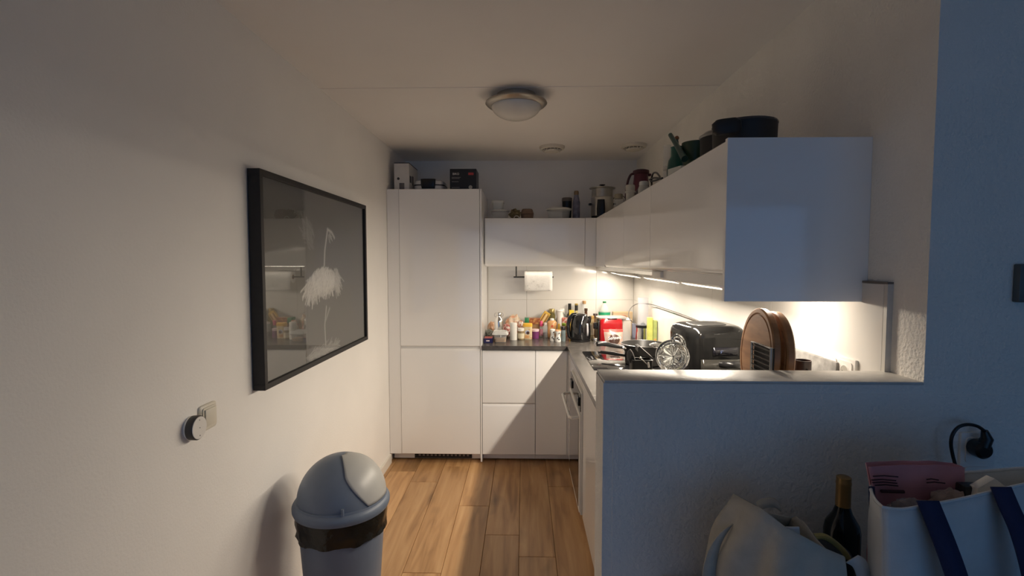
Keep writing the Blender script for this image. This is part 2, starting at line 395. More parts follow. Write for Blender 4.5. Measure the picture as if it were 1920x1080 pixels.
b = B(); b.tube([(-.02, -hw+.03, .575), (-.06, -hw+.03, .570), (-.072, -hw+.055, .568), (-.072, hw-.055, .568), (-.06, hw-.03, .570), (-.02, hw-.03, .575)], .009, 12)
b.build('handle', WHITEP, dr)
# two more units towards the half wall
for i, (ya, yb_, lab) in enumerate(((-1.53, OY0-.001, 'white base cabinet with plain gloss door next to the oven'), (YH+.003, -1.531, 'white base cabinet with plain gloss door against the half wall'))):
    t = thing('base_cabinet', lab, 'cabinet')
    B().box(XC+.021, 1.965, ya, yb_, ZD, .8735).build('carcass', CARC, t, smooth=0)
    sidefront('door', t, ya, yb_, ZD, .871)
    B().box(XC+.030, XC+.045, ya, yb_, .006, ZD).build('plinth', GLOSS, t, smooth=0)
# worktop
b = B(); b.prism([(.7085, -.012), (XC-.012, -.012), (XC-.012, YH+.002), (XT-.001, YH+.002), (XT-.001, YT-.001), (.7085, YT-.001)], 2, .8745, ZW, .0015)
tag(b.build('worktop', WORKT, smooth=20), 'dark grey stone-look L-shaped worktop', 'worktop')
# hob
t = thing('induction_hob', 'black glass hob set into the worktop', 'hob', (1.43, -.832, ZW))
B().box(0, .51, 0, .583, 0, .005, .0015).build('glass_top', BLACKG, t)
for cx, cy, r in ((.14, .15, .09), (.37, .15, .075), (.14, .43, .075), (.37, .43, .105)):
    B().lathe([(r, .0051), (r+.003, .0054), (r+.003, .0051)], 40, (cx, cy, 0), False, False).build('cooking_ring', flat('ring_grey', (.035, .035, .035), .2), t)
# wall cabinet on the back wall
ZT, ZB_, XF = 1.8752, 1.4959, 1.5877
t = thing('wall_cabinet', 'white gloss wall cabinet with one wide flap door on the back wall', 'wall cabinet')
B().box(.7085, XF+.0195, .2505, YB-.002, ZB_+.02, ZT-.002).build('carcass', CARC, t, smooth=0)
front('flap_door', t, .713, 1.500, ZB_, ZT, y=.23, lip_top=False, lip_bot=True)
B().box(1.5015, XF, .232, .25, ZB_, ZT, .001, 1).build('filler_strip', GLOSS, t, smooth=0)
# wall cabinets on the right wall
labs = ('white gloss wall cabinet in the corner beside the back wall cabinet', 'white gloss wall cabinet over the hob with the extractor strip', 'white gloss wall cabinet ending at the tall bluish end panel')
for (ya, yb_), lab in zip(((-.852, -.189), (-1.454, -.853), (-2.284, -1.455)), labs):
    t = thing('wall_cabinet', lab, 'wall cabinet')
    B().box(XF+.0205, XR-.001, ya, yb_ if ya < -.9 else YB-.002, ZB_+.02, ZT-.002).build('carcass', CARC, t, smooth=0)
    sidefront('door', t, ya, yb_, ZB_, ZT, x=XF, lip_top=False, lip_bot=True)
    if ya > -.9: B().box(XF, XF+.019, -.1875, .229, ZB_, ZT, .001, 1).build('filler_strip', GLOSS, t, smooth=0)
    if ya < -2: B().box(XF-.002, XR, -2.3033, -2.2865, 1.4228, ZT+.004, .0012, 1).build('end_panel', GLOSS, t, smooth=0)
    if ya < -2: B().box(XF+.0205, XF+.032, ya+.0, yb_-.03, 1.462, ZB_+.0195, .001, 1).build('light_pelmet', CARC, t, smooth=0)
t = thing('extractor_hood', 'slim steel extractor strip under the wall cabinets over the hob', 'extractor')
B().box(XF+.0205, XF+.11, -1.46, .14, 1.474, ZB_+.0195, .001, 1).build('housing', STEEL, t, smooth=0)
B().box(XF+.0145, XF+.020, -1.46, .14, 1.472, 1.490, .001, 1).build('grip_rail', CHROME, t, smooth=0)
B().box(XF+.008, XF+.05, -1.60, -1.462, 1.466, 1.4945, .004).build('end_block', WHITEP, t)
# under-cabinet lamps
def light_bar(x, y, z, half, power, lab, tilt=TILT, drop=.068):
    """a short aluminium lamp bar hung under the wall cabinets, turned a little towards the room"""
    t = thing('light_bar', lab, 'lamp', (x, y, z), group='lamp bars under the wall cabinets')
    Mh = Matrix.Translation((0, 0, -drop)) @ Matrix.Rotation(tilt, 4, 'Y')
    for sy in (-1, 1): B().box(-.004, .004, sy*half*.7-.006, sy*half*.7+.006, -drop+.004, 0).build('hanger', STEEL, t, smooth=0)
    B().box(-.015, .015, -half, half, -.010, .003, .002).xf(Mh).build('housing', STEEL, t)
    B().box(-.012, .012, -half+.004, half-.004, -.0115, -.0095).xf(Mh).build('lens', mat('lamp_lens', (1, .9, .75), .4, emis=LED, estr=2), t, smooth=0)
    d = bpy.data.lights.new('lamp', 'AREA'); d.shape = 'RECTANGLE'; d.size = .024; d.size_y = half*2-.01; d.energy = power; d.color = LED; d.spread = PI
    o = bpy.data.objects.new('lamp_light', d); COL.objects.link(o); o.parent = t; o.location = Mh @ Vector((0, 0, -.013)); o.rotation_euler = (0, tilt, 0)
light_bar(1.76, .37, ZB_+.0197, .10, 2.4, 'short lamp bar in the corner above the coffee machine')
light_bar(1.73, -.30, ZB_+.0197, .34, P_PUCK*1.35, 'lamp bar under the wall cabinet next to the corner')
light_bar(1.73, -1.10, ZB_+.0197, .30, P_PUCK*1.25, 'lamp bar under the wall cabinet over the hob')
light_bar(1.73, -1.72, ZB_+.0197, .22, P_PUCK*1.05, 'lamp bar above the air fryer')
light_bar(1.78, -2.10, ZB_+.0197, .08, 1.7, 'short lamp bar behind the end panel', -.42)
t = thing('strip_light', 'slim lamp strip under the back wall cabinet', 'lamp', (1.05, .42, ZB_+.0197))
B().box(-.30, .42, -.015, .015, -.014, 0, .003).build('housing', WHITEP, t)
B().box(-.295, .415, -.010, .010, -.016, -.0135).build('diffuser', mat('lamp_lens'), t)
d = bpy.data.lights.new('lamp', 'AREA'); d.shape = 'RECTANGLE'; d.size = .70; d.size_y = .02; d.energy = P_STRIP; d.color = LED
o = bpy.data.objects.new('lamp_light', d); COL.objects.link(o); o.parent = t; o.location = (.06, -.002, -.018); o.rotation_euler = (-.5, 0, 0)

# ================================================================== CEILING AND WALL FITTINGS
t = thing('ceiling_lamp', 'round frosted ceiling lamp with metal rim, switched off', 'lamp', (.98, -1.08, CEIL))
B().lathe([(.10, 0), (.10, -.035), (.158, -.040), (.160, -.046), (.150, -.056), (.128, -.060), (.128, -.05)], 48).build('rim', flat('lamp_nickel', (.42, .39, .34), .35, metal=.8), t)
B().lathe([(.128, -.056)]+[(.128*math.cos(a), -.058-.070*math.sin(a)) for a in np.linspace(.1, PI/2, 10)], 48).build('glass_bowl', flat('frosted_glass', (.72, .70, .64), .25, var=.02), t)
def vent(x, y, lab):
    t = thing('ceiling_vent', lab, 'vent', (x, y, CEIL), group='ventilation valves in the kitchen ceiling')
    B().lathe([(.096, 0), (.096, -.008), (.090, -.020), (.074, -.024), (.070, -.012), (.070, 0)], 36).build('ring', CREAMP, t)
    B().lathe([(.066, 0), (.066, -.022), (.060, -.023)], 30).build('throat', flat('vent_brown', (.12, .09, .05), .9, var=.3), t)  # throat in a mottled brown, darker than the ring
    for i in range(14):
        a = 2*PI*i/14; B().box(.054, .068, -.003, .003, -.034, -.018).xf(Matrix.Rotation(a, 4, 'Z')).build('rib', CREAMP, t, smooth=0)
    B().lathe([(.052, -.022), (.056, -.030), (.050, -.040), (.02, -.046), (.0005, -.047)], 32).build('disc', CREAMP, t)
vent(1.232, .102, 'round ceiling vent above the back wall cabinet'); vent(1.835, .064, 'round ceiling vent near the right wall above the rice cooker')

# framed picture
PY0, PY1, PZ0, PZ1, PD = -1.89, -.645, 1.05, 1.878, .05
t = thing('framed_picture', 'large black framed picture of a white feathered bird on dark grey', 'picture', (0, (PY0+PY1)/2, PZ0))
hy = (PY1-PY0)/2; PH = PZ1-PZ0; fwd = .022
for a, bb, c, d in ((-hy, hy, 0, fwd), (-hy, hy, PH-fwd, PH), (-hy, -hy+fwd, fwd, PH-fwd), (hy-fwd, hy, fwd, PH-fwd)):
    B().box(.003, PD, a, bb, c, d, .001, 1).build('frame_bar', BLACKM, t, smooth=0)
B().box(.002, .034, -hy+fwd, hy-fwd, fwd, PH-fwd).build('backing', BLACKM, t, smooth=0)
# the print: vertex colours on a grid (flat print)
NU, NV = 400, 260
me = bpy.data.meshes.new('print'); vs_, fs_ = [], []
y0, y1, z0, z1 = -hy+fwd, hy-fwd, fwd, PH-fwd
for j in range(NV+1):
    for i in range(NU+1): vs_.append((.0355, y0+(y1-y0)*i/NU, z0+(z1-z0)*j/NV))
for j in range(NV):
    for i in range(NU): k = j*(NU+1)+i; fs_.append((k, k+1, k+NU+2, k+NU+1))
me.from_pydata(vs_, [], fs_)
def seg_d(u, v, a, b_):
    ax, ay = a; bx, by = b_; dx, dy = bx-ax, by-ay
    tt = np.clip(((u-ax)*dx+(v-ay)*dy)/(dx*dx+dy*dy+1e-9), 0, 1); return np.hypot(u-ax-tt*dx, v-ay-tt*dy)
U, V = np.meshgrid(np.linspace(0, 1, NU+1)*(y1-y0), np.linspace(0, 1, NV+1)*(z1-z0))
def pic(px, py):
    p = onX(.0355, px, py); return (p[1]-((PY0+PY1)/2)-y0, p[2]-PZ0-z0)
rng = np.random.default_rng(3)
img = np.zeros_like(U)
def strokes(cx, cy, ru, rv, n, ang, ln, wd, amp, jit=.5):
    global img
    for _ in range(n):
        r_, th = math.sqrt(rng.random()), rng.random()*2*PI
        a = (cx+ru*r_*math.cos(th), cy+rv*r_*math.sin(th)); an = ang+rng.normal()*jit
        L_ = ln*(.5+rng.random()); b_ = (a[0]+L_*math.cos(an), a[1]+L_*math.sin(an))
        img = np.maximum(img, amp*(.55+.45*rng.random())*np.clip(1.15-seg_d(U, V, a, b_)/wd, 0, 1))
bc = pic(608, 520)
strokes(*bc, .140, .052, 700, -1.9, .045, .0055, .85, .40)
strokes(bc[0]-.14, bc[1]-.035, .07, .045, 170, -2.1, .05, .005, .75, .45)
strokes(bc[0]+.15, bc[1]+.0, .05, .045, 120, -1.2, .06, .0045, .65, .45)
wc = pic(580, 440); strokes(*wc, .05, .055, 60, 2.2, .05, .006, .26, .45); strokes(wc[0]+.02, wc[1]-.05, .03, .03, 26, 2.2, .04, .005, .20, .5)
nk = [pic(608, 498), pic(609, 470), pic(614, 432)]; hd = [pic(614, 430), pic(622, 436), pic(627, 446)]
for A in (nk, hd):
    for a, b_ in zip(A[:-1], A[1:]): img = np.maximum(img, .62*np.clip(1.1-seg_d(U, V, a, b_)/.012, 0, 1))
hc = pic(618, 440); strokes(*hc, .025, .02, 14, -1.0, .03, .004, .6, .5)
lg = [pic(612, 575), pic(609, 610), pic(611, 650)]
for a, b_ in zip(lg[:-1], lg[1:]): img = np.maximum(img, .50*np.clip(1.05-seg_d(U, V, a, b_)/.010, 0, 1))
kn = [pic(611, 600), pic(618, 578)]; img = np.maximum(img, .34*np.clip(1.05-seg_d(U, V, *kn)/.012, 0, 1))
gd = pic(605, 658); strokes(*gd, .19, .014, 160, .10, .06, .004, .36, .35); strokes(gd[0]-.02, gd[1]-.01, .14, .008, 60, .05, .05, .004, .42, .2)
ca = me.color_attributes.new('print', 'FLOAT_COLOR', 'POINT')
base = np.array([.088, .086, .078]); white = np.array([.78, .77, .72])
rgb = base+(white-base)*np.clip(img, 0, 1)[..., None]**1.2
arr = np.concatenate([rgb, np.ones(rgb.shape[:2]+(1,))], -1).reshape(-1).astype(np.float32); ca.data.foreach_set('color', arr)
pm = mat('print_ink', (.05, .05, .05), .6, var=.0); pa = pm.node_tree.nodes.new('ShaderNodeAttribute'); pa.attribute_name = 'print'
pm.node_tree.links.new(pa.outputs['Color'], pm.node_tree.nodes['Principled BSDF'].inputs['Base Color'])
link('print', me, pm, t, smooth=0)
gp = pane_mat('picture_glass', 2.1, .004)
B().box(.0385, .0405, -hy+fwd, hy-fwd, fwd, PH-fwd).build('glass', gp, t, smooth=0)

# light switch and dimmer on the left wall
t = thing('light_switch', 'square cream light switch on the left wall below the picture', 'switch', (0, -2.163, 1.038))
def rsq(h, n=6.): return h, n
B().loft([(0, 0, 0, .042, .042, 9), (0, 0, .006, .042, .042, 9), (0, 0, .0085, .039, .039, 9)], M=Matrix.Rotation(PI/2, 4, 'Y')).build('plate', CREAMP, t)
B().loft([(0, 0, .008, .034, .034, 9), (0, 0, .012, .034, .034, 9)], M=Matrix.Rotation(PI/2, 4, 'Y')).build('inner_frame', CREAMP, t)
B().box(.0115, .0165, -.027, .027, -.027, .027, .0015).build('rocker', CREAMP, t)
t = thing('dimmer_knob', 'round dimmer remote with white face and dark side beside the light switch', 'dimmer', (0, -2.243, 1.028))
Mx = Matrix.Rotation(PI/2, 4, 'Y')
B().lathe([(.034, 0), (.036, .004), (.036, .008)], 40, M=Mx).build('wall_base', WHITEP, t)
B().lathe([(.0365, .008), (.037, .012), (.037, .026), (.035, .029)], 40, M=Mx).build('body', flat('dark_grey_rubber', (.06, .055, .05), .5), t)
f_ = B().lathe([(.034, .0285), (.0335, .0305), (.0005, .0308)], 40, M=Mx).build('face', WHITEP, t)
for z in (.024, -.024, 0): B().lathe([(.0018, .0306), (.0018, .0312)], 10, M=Matrix.Translation((0, 0, z)) @ Mx).build('dot', flat('mark_grey', (.18, .18, .18)), f_)

# sockets
def socket_frame(t, w_, h_, n, d, Mo, vertical=False, m=WHITEP):
    B().box(-w_/2, w_/2, -h_/2, h_/2, 0, .009, .003).xf(Mo).build('plate', m, t)
    for i in range(n):
        o_ = (i-(n-1)/2)*d; M2 = Mo @ Matrix.Translation((0, o_, 0) if vertical else (o_, 0, 0))
        s_ = B().loft([(0, 0, .008, .031, .031, 8), (0, 0, .012, .031, .031, 8)], M=M2).build('socket_insert', m, t)
        B().lathe([(.0205, .0121), (.0205, .0128), (.0175, .0128), (.0175, .0121)], 30, M=M2, cap0=False, cap1=False).build('rim', m, s_)
        B().lathe([(.0005, .0123), (.0175, .0123)], 30, M=M2, cap0=False, cap1=False).build('well', flat('socket_well', (.42, .40, .35), .6), s_)
        for x in (-.009, .009): B().lathe([(.0025, .0123), (.0025, .0127)], 10, M=M2 @ Matrix.Translation((x, 0, 0))).build('pin_hole', BLACKM, s_)
Rm = Matrix(((0, 0, -1), (-1, 0, 0), (0, 1, 0))).to_4x4()         # local x -> -Y, y -> Z, z -> -X (a thing mounted on the right wall)
t = thing('triple_socket', 'white triple wall socket above the worktop beside the cord', 'socket', (XT, -1.143, 1.205)); socket_frame(t, .225, .082, 3, .071, Rm)
t = thing('double_socket', 'white double wall socket on the tiles at the ledge end', 'socket', (XT, -2.222, 1.215)); socket_frame(t, .155, .082, 2, .071, Rm)
Rf = Matrix(((1, 0, 0), (0, 0, -1), (0, 1, 0))).to_4x4()          # mounted on the partition front: z -> -Y
oc = onY(YF, 1826, 868)
t = thing('double_socket', 'grey upright double socket on the shaded partition wall with a black plug', 'socket', (oc[0], YF-.0005, oc[2]))
socket_frame(t, .082, .155, 2, .071, Rf, True)
# plug and cord
pc = onY(YF-.03, 1838, 842)
t = thing('plug', 'black plug with curved cord in the socket on the partition wall', 'plug', (pc[0], YF, pc[2]))
B().lathe([(.0185, -.013), (.0195, -.020), (.019, -.038), (.015, -.042)], 28, M=Matrix.Rotation(-PI/2, 4, 'X') @ Matrix.Scale(-1, 4, (0, 0, 1)) @ Matrix.Scale(-1, 4, (0, 0, 1))).build('body', BLACKP, t) if False else None
B().lathe([(.0185, .013), (.0205, .020), (.0205, .040), (.015, .046)], 28, M=Rf).build('body', BLACKP, t)
k = Vector((pc[0], YF, pc[2])); Yc = YF-.035
cp_ = [onY(Yc, *q) for q in ((1842, 838), (1851, 822), (1846, 808), (1832, 799), (1814, 796), (1797, 801), (1786, 815), (1783, 832), (1786, 852), (1791, 872), (1796, 900), (1800, 930))]
b = B(); b.tube([Vector(p)-k for p in cp_[:3]], [.014, .012, .007], 16); b.build('strain_relief', BLACKP, t)
b = B(); b.tube([p-k for p in smooth_path(cp_[2:], 6)], .0038); b.build('cord', BLACKP, t)
dv = onY(YF, 1900, 495); d2 = onY(YF, 1900, 566)
t = thing('wall_control', 'dark wall control panel with black screen on the partition wall', 'control panel', (dv[0]+.055, YF, d2[2]))
B().box(-.055, .055, -.018, 0, 0, dv[2]-d2[2], .003).build('housing', flat('panel_grey', (.10, .11, .11), .4), t)
B().box(-.040, .040, -.020, -.0175, .030, dv[2]-d2[2]-.004, .001, 1).build('screen', BLACKG, t)
B().box(-.042, .042, -.0205, -.0175, .003, .026, .001, 1).build('button_strip', WHITEP, t)

# ================================================================== SMALL SHAPES USED BY MANY THINGS
def wt(px, py): return onZ(ZW, px, py)
def lathe_thing(name, label, cat, loc, parts, group=None, rz=0.):
    """parts: (part name, profile, material[, segments])"""
    t = thing(name, label, cat, loc, rz, group)
    for p in parts: B().lathe(p[1], p[3] if len(p) > 3 else 28).build(p[0], p[2], t)
    return t
def shell(prof, th=.002):
    """closed profile of a hollow vessel from its outer profile"""
    return prof+[(max(r-th, .0005), z) for r, z in reversed(prof)][:-1]+[(.0005, prof[0][1]+th)]
def jar(name, label, Y, x0, x1, y0, y1, body_m, lid_m, lid_h=.22, neck=.9, label_m=None, zb=ZW, group=None, cat='jar'):
    xc, w_, _, zt = span(Y, x0, x1, y0, y1); r = w_/2; h = zt-zb
    hb = h*(1-lid_h)
    t = thing(name, label, cat, (xc, Y, zb), group=group)
    B().lathe([(r*.92, 0), (r, .004), (r, hb*.86), (r*neck, hb), (r*neck, hb+.001)], 26).build('body', body_m, t)
    B().lathe([(r*neck*1.02, hb+.0005), (r*neck*1.04, h-.002), (r*neck*.98, h)], 26).build('lid', lid_m, t)
    if label_m: B().lathe([(r+.0006, hb*.15), (r+.0006, hb*.75)], 26, cap0=False, cap1=False).build('paper_label', label_m, t)
    return t
def carton(name, label, Y, x0, x1, y0, y1, m, depth=.06, rz=0., zb=ZW, cat='box', tilt=0., group=None):
    xc, w_, _, zt = span(Y, x0, x1, y0, y1)
    t = thing(name, label, cat, (xc, Y, zb), rz, group)
    b = B().box(-w_/2, w_/2, 0, depth, 0, zt-zb, .0015, 1)
    if tilt: b.xf(Matrix.Rotation(tilt, 4, 'Y'))
    b.build('carton', m, t)
    return t, w_, zt-zb
def bag(name, label, c, r, sc, m, seed, cr=.35, cat='bag', zb=ZW, fr=3.):
    b = B().ball((0, 0, 0), r, 4, sc, cr, seed, fr)
    zmin = min(v.co.z for v in b.bm.verts)
    for v in b.bm.verts: v.co.z = max(v.co.z-zmin-.002, 0)
    o = b.build(name, m, loc=(c[0], c[1], zb), smooth=60); tag(o, label, cat); return o

# ================================================================== BACK WORKTOP, LEFT TO RIGHT
# navy box
t, w_, h_ = carton('stock_cube_box', 'small navy carton with red top lying against the tall cabinet side', .112, 907, 923.5, 634.5, 643.8, flat('navy_card', (.020, .018, .075), .35), .11)
B().box(-w_/2+.003, w_/2-.003, .004, .106, h_, h_+.0008).build('top_print', flat('red_card', (.42, .07, .06), .4, var=.3), t, smooth=0)
B().box(-w_*.22, w_*.16, -.0008, 0, h_*.38, h_*.62).build('logo_print', flat('print_pale', (.75, .62, .62)), t, smooth=0)
# plastic tub with brown sugar
Y = .135; xc, w_, zb, zt = span(Y, 926, 949.5, 620, 643)
t = thing('food_tub', 'clear plastic tub with lid, half filled with brown sugar', 'food tub', (xc, Y, ZW))
B().loft([(0, .045, 0, w_*.44, .042, 6), (0, .045, .003, w_*.46, .044, 6), (0, .045, .066, w_*.52, .050, 6)], 36, cap1=False).build('body', CLEARP, t)
B().loft([(0, .045, .004, w_*.44, .042, 6), (0, .045, .028, w_*.465, .045, 6)], 36).build('contents', flat('brown_sugar', (.40, .23, .10), .9, var=.2), t)
B().loft([(0, .045, .060, w_*.62, .060, 7), (0, .045, .064, w_*.66, .063, 7), (0, .045, .073, w_*.62, .060, 7), (0, .045, .088, w_*.54, .052, 7), (0, .045, .088, w_*.50, .048, 7), (0, .045, .083, w_*.48, .046, 7)], 40).build('lid', flat('lid_milky', (.70, .71, .69), .25, alpha=.75), t)
# steel flask
Y = .30; xc, w_, _, zt = span(Y, 927, 943.5, 586, 637); r = w_/2; h = zt-ZW
t = thing('steel_flask', 'shiny steel swing-top flask behind the sugar tub', 'flask', (xc, Y, ZW))
B().lathe([(r*.92, 0), (r, .006), (r, h*.66), (r*.92, h*.74), (r*.55, h*.82), (r*.52, h*.88)], 36).build('body', CHROME, t)
B().lathe([(r*.56, h*.88), (r*.60, h*.90), (r*.60, h*.97), (r*.5, h)], 30).build('stopper', STEEL, t)
for sx in (-1, 1): B().tube([(sx*r*.56, 0, h*.84), (sx*r*.95, -.004, h*.86), (sx*r*.98, -.004, h*.95), (sx*r*.62, 0, h*1.0)], .0018, 8).build('wire_clip', CHROME, t)
# left back: peach bottle + grey-green packet
o = bag('fruit_pouch', 'peach coloured crumpled pouch behind the steel flask', (span(.44, 915, 929, 597, 630)[0], .44), .050, (.72, .6, 1.25), flat('peach_film', (.60, .34, .20), .3, var=.2, col2=(.70, .55, .42), cut=.55), 3, .22)
o = bag('grey_packet', 'grey green crumpled foil packet beside the tall cabinet side', (span(.36, 910, 924, 613, 636)[0], .37), .036, (.95, .8, 1.0), flat('sage_foil', (.30, .31, .26), .3, var=.2), 5, .4)
o = bag('red_snack_bag', 'red and white crumpled snack bag beside the white canister', (span(.42, 943, 959, 600, 632)[0]-.004, .40), .046, (.74, .7, 1.2), flat('red_white_film', (.50, .10, .08), .3, var=.3, vscale=38, col2=(.74, .66, .60), cut=.53), 9, .28)
o = bag('bread_bag', 'crumpled clear and orange plastic bread bag against the back tiles', (span(.53, 950, 981, 588, 625)[0]-.012, .545), .072, (.95, .55, 1.15), flat('bread_film', (.72, .60, .46), .22, var=.25, vscale=30, col2=(.70, .34, .20), cut=.56), 12, .30)
o = bag('orange_net_bag', 'orange and white patterned packet leaning beside the yellow lid drum', (span(.45, 969, 982, 594, 620)[0]+.004, .425), .050, (.62, .5, 1.35), flat('orange_print', (.66, .26, .16), .35, var=.3, vscale=48, col2=(.76, .68, .60), cut=.50), 21, .25)
# white ribbed canister
Y = .285; xc, w_, _, zt = span(Y, 956, 969.5, 605, 638); r = w_/2; h = zt-ZW
prof = [(r*.96, 0)]
for i in range(9): prof += [(r, h*(.06+.09*i)), (r*.975, h*(.10+.09*i))]
prof += [(r, h*.88), (r*.99, h*.97), (r*.9, h)]
lathe_thing('ribbed_canister', 'tall plain white ribbed canister', 'canister', (xc, Y, ZW), [('body', prof, flat('white_ribbed', (.72, .71, .66), .4))])
jar('spice_jar', 'small jar with white lid and cream label beside the white canister', .31, 970.5, 983, 615, 636, flat('spice_mix', (.30, .22, .12), .35, var=.5), WHITEP, .25, .92, flat('cream_label', (.66, .60, .44), .6, var=.15))
# yellow lid drum
Y = .335; xc, w_, _, zt = span(Y, 980.5, 998, 606, 636); h = zt-ZW
t = thing('powder_drum', 'oval cream drum with yellow lid and brown cup picture', 'drum', (xc, Y, ZW))
B().loft([(0, 0, 0, w_*.46, .026, 3.5), (0, 0, .004, w_*.48, .028, 3.5), (0, 0, h*.80, w_*.48, .028, 3.5)], 36).build('body', flat('cream_card', (.72, .60, .38), .4, var=.1, vscale=40, col2=(.60, .38, .20), cut=.62), t)
B().loft([(0, 0, h*.80, w_*.51, .031, 3.5), (0, 0, h*.96, w_*.51, .031, 3.5), (0, 0, h, w_*.47, .027, 3.5)], 36).build('lid', flat('yellow_lid', (.80, .46, .05), .35), t)
Mf = Matrix.Translation((-.002, -.0285, h*.45)) @ Matrix.Rotation(PI/2, 4, 'X')
B().lathe([(.017, -.0004), (.017, .0006)], 24, M=Mf).build('blue_print', flat('print_blue', (.42, .47, .62), .5), t)
B().lathe([(.013, .0004), (.013, .001)], 24, M=Matrix.Translation((.004, 0, -.005)) @ Mf).build('cup_print', flat('print_coffee', (.07, .035, .03), .5), t)
B().box(-.022, .010, -.0300, -.0278, h*.08, h*.26).build('biscuit_print', flat('print_biscuit', (.62, .33, .14), .5, var=.3), t)
jar('purple_jar', 'purple jar with pale pink lid', .36, 997, 1010.5, 617, 634.5, flat('purple_plastic', (.19, .045, .16), .35, var=.2), flat('pale_pink', (.74, .58, .60), .4), .24, 1.0)
# packs behind
t, w_, h_ = carton('cardboard_box', 'brown cardboard box holding packets behind the purple jar', .46, 996, 1012.5, 608, 630, flat('card_brown', (.36, .21, .10), .7, var=.15), .08)
zb2 = ZW+h_
t, w_, h_ = carton('rice_pack', 'flat green and orange packet lying on the cardboard box', .455, 984, 1013, 597, 609, flat('orange_green_pack', (.34, .11, .04), .35, var=.3, vscale=30, col2=(.62, .36, .12), cut=.55), .075, zb=zb2, cat='packet')
B().box(-w_/2-.001, -w_/2+.036, -.001, .076, .004, h_+.001, .002).build('green_end', flat('green_pack', (.03, .22, .09), .35), t)
# pink cap bottle and clear bottle
jar('pink_cap_bottle', 'slim clear bottle with bright pink cap', .44, 1011.5, 1018, 602, 628, CLEARP, flat('hot_pink', (.72, .09, .22), .35), .32, .85, flat('pink_label', (.66, .30, .36), .5), cat='bottle')
jar('pepper_bottle', 'clear bottle with dark peppercorns next to the pink cap bottle', .40, 1018, 1027, 605, 632, CLEARP, flat('milky_cap', (.62, .56, .52), .4), .14, .7, None, cat='bottle')
xc = span(.40, 1018, 1027, 605, 632)[0]
B().lathe([(.012, .002), (.0145, .006), (.0145, .040), (.010, .044)], 20).build('peppercorns', flat('pepper_dark', (.05, .035, .03), .8, var=.6, vscale=120), bpy.data.objects['pepper_bottle'])
# tilted yellow carton leaning on the wall
Y = .485; p0 = onY(Y, 1022.5, 593.5)
t = thing('pasta_carton', 'yellow and brown striped carton leaning tilted against the tiles', 'carton', (p0[0], Y, ZW))
M_ = Matrix.Translation((0, 0, p0[2]-ZW)) @ Matrix.Rotation(.55, 4, 'Y')
B().box(-.028, .028, 0, .030, -.100, .040, .0015, 1).xf(M_).build('carton', flat('yellow_card', (.66, .42, .07), .45, var=.1), t)
for i, x in enumerate((-.018, -.002, .014)): B().box(x, x+.008, -.0008, 0, -.090, .022).xf(M_).build('stripe_print', flat('brown_print' if i != 1 else 'cream_print', (.20, .09, .05) if i != 1 else (.75, .62, .45), .5), t, smooth=0)
b_ = B().box(-.050, .012, .004, .028, 0, .03); b_.build('prop_block', flat('card_brown', (.36, .21, .10)), t)
jar('olive_jar', 'tall glass jar of olives with gold lid at the back tiles', .580, 1029, 1041, 579, 620, flat('olive_brine', (.23, .20, .07), .2, var=.5, vscale=60), flat('gold_lid', (.42, .33, .14), .35, metal=.6), .14, .8)
# honey bottle
Y = .40; xc, w_, _, zt = span(Y, 1026, 1044, 597, 632); h = zt-ZW
t = thing('honey_bottle', 'amber squeeze bottle with white cap and red mark', 'bottle', (xc, Y, ZW))
B().loft([(0, 0, 0, w_*.42, .022, 2.6), (0, 0, .02, w_*.48, .026, 2.6), (0, 0, h*.55, w_*.46, .026, 2.6), (0, 0, h*.80, w_*.50, .027, 2.6), (0, 0, h*.90, w_*.32, .018, 2.2)], 32).build('body', flat('amber_plastic', (.72, .40, .18), .18, alpha=.8, var=.1), t)
B().lathe([(w_*.22, h*.89), (w_*.22, h*.97), (w_*.16, h)], 24).build('cap', WHITEP, t)
B().lathe([(.008, -.0275), (.008, -.0268)], 18, M=Matrix.Rotation(PI/2, 4, 'X') @ Matrix.Translation((0, h*.62, 0)) @ Matrix.Scale(-1, 4, (0, 0, 1))).build('red_mark', flat('red_ink', (.55, .06, .03)), t)
# white hourglass mill and spray bottle
Y = .47; xc, w_, _, zt = span(Y, 1043, 1056, 581, 606); r = w_/2; h = zt-ZW
lathe_thing('white_mill', 'tall white waisted bottle standing behind the shakers', 'bottle', (xc, Y, ZW), [('body', [(r*.8, 0), (r*.86, .01), (r*.80, h*.45), (r*.72, h*.62), (r*.70, h*.75), (r*.9, h*.93)], WHITEP), ('top', [(r*.9, h*.93), (r*1.02, h*.955), (r*1.02, h*.985), (r*.95, h)], WHITEP)])
Y = .565; xc, w_, _, zt = span(Y, 1049, 1058, 578.5, 606); h = zt-ZW
t = thing('spray_bottle', 'white spray bottle with angled nozzle at the back tiles', 'bottle', (xc, Y, ZW))
B().lathe([(.028, 0), (.030, .01), (.030, h*.62), (.014, h*.76), (.013, h*.84)], 26).build('body', WHITEP, t)
B().box(-.020, .022, -.010, .010, h*.84, h, .004).build('head', WHITEP, t)
B().tube([(.010, -.008, h*.86), (.026, -.012, h*.78), (.036, -.012, h*.66)], [.005, .005, .003]).build('trigger', flat('grey_trigger', (.34, .40, .37)), t)
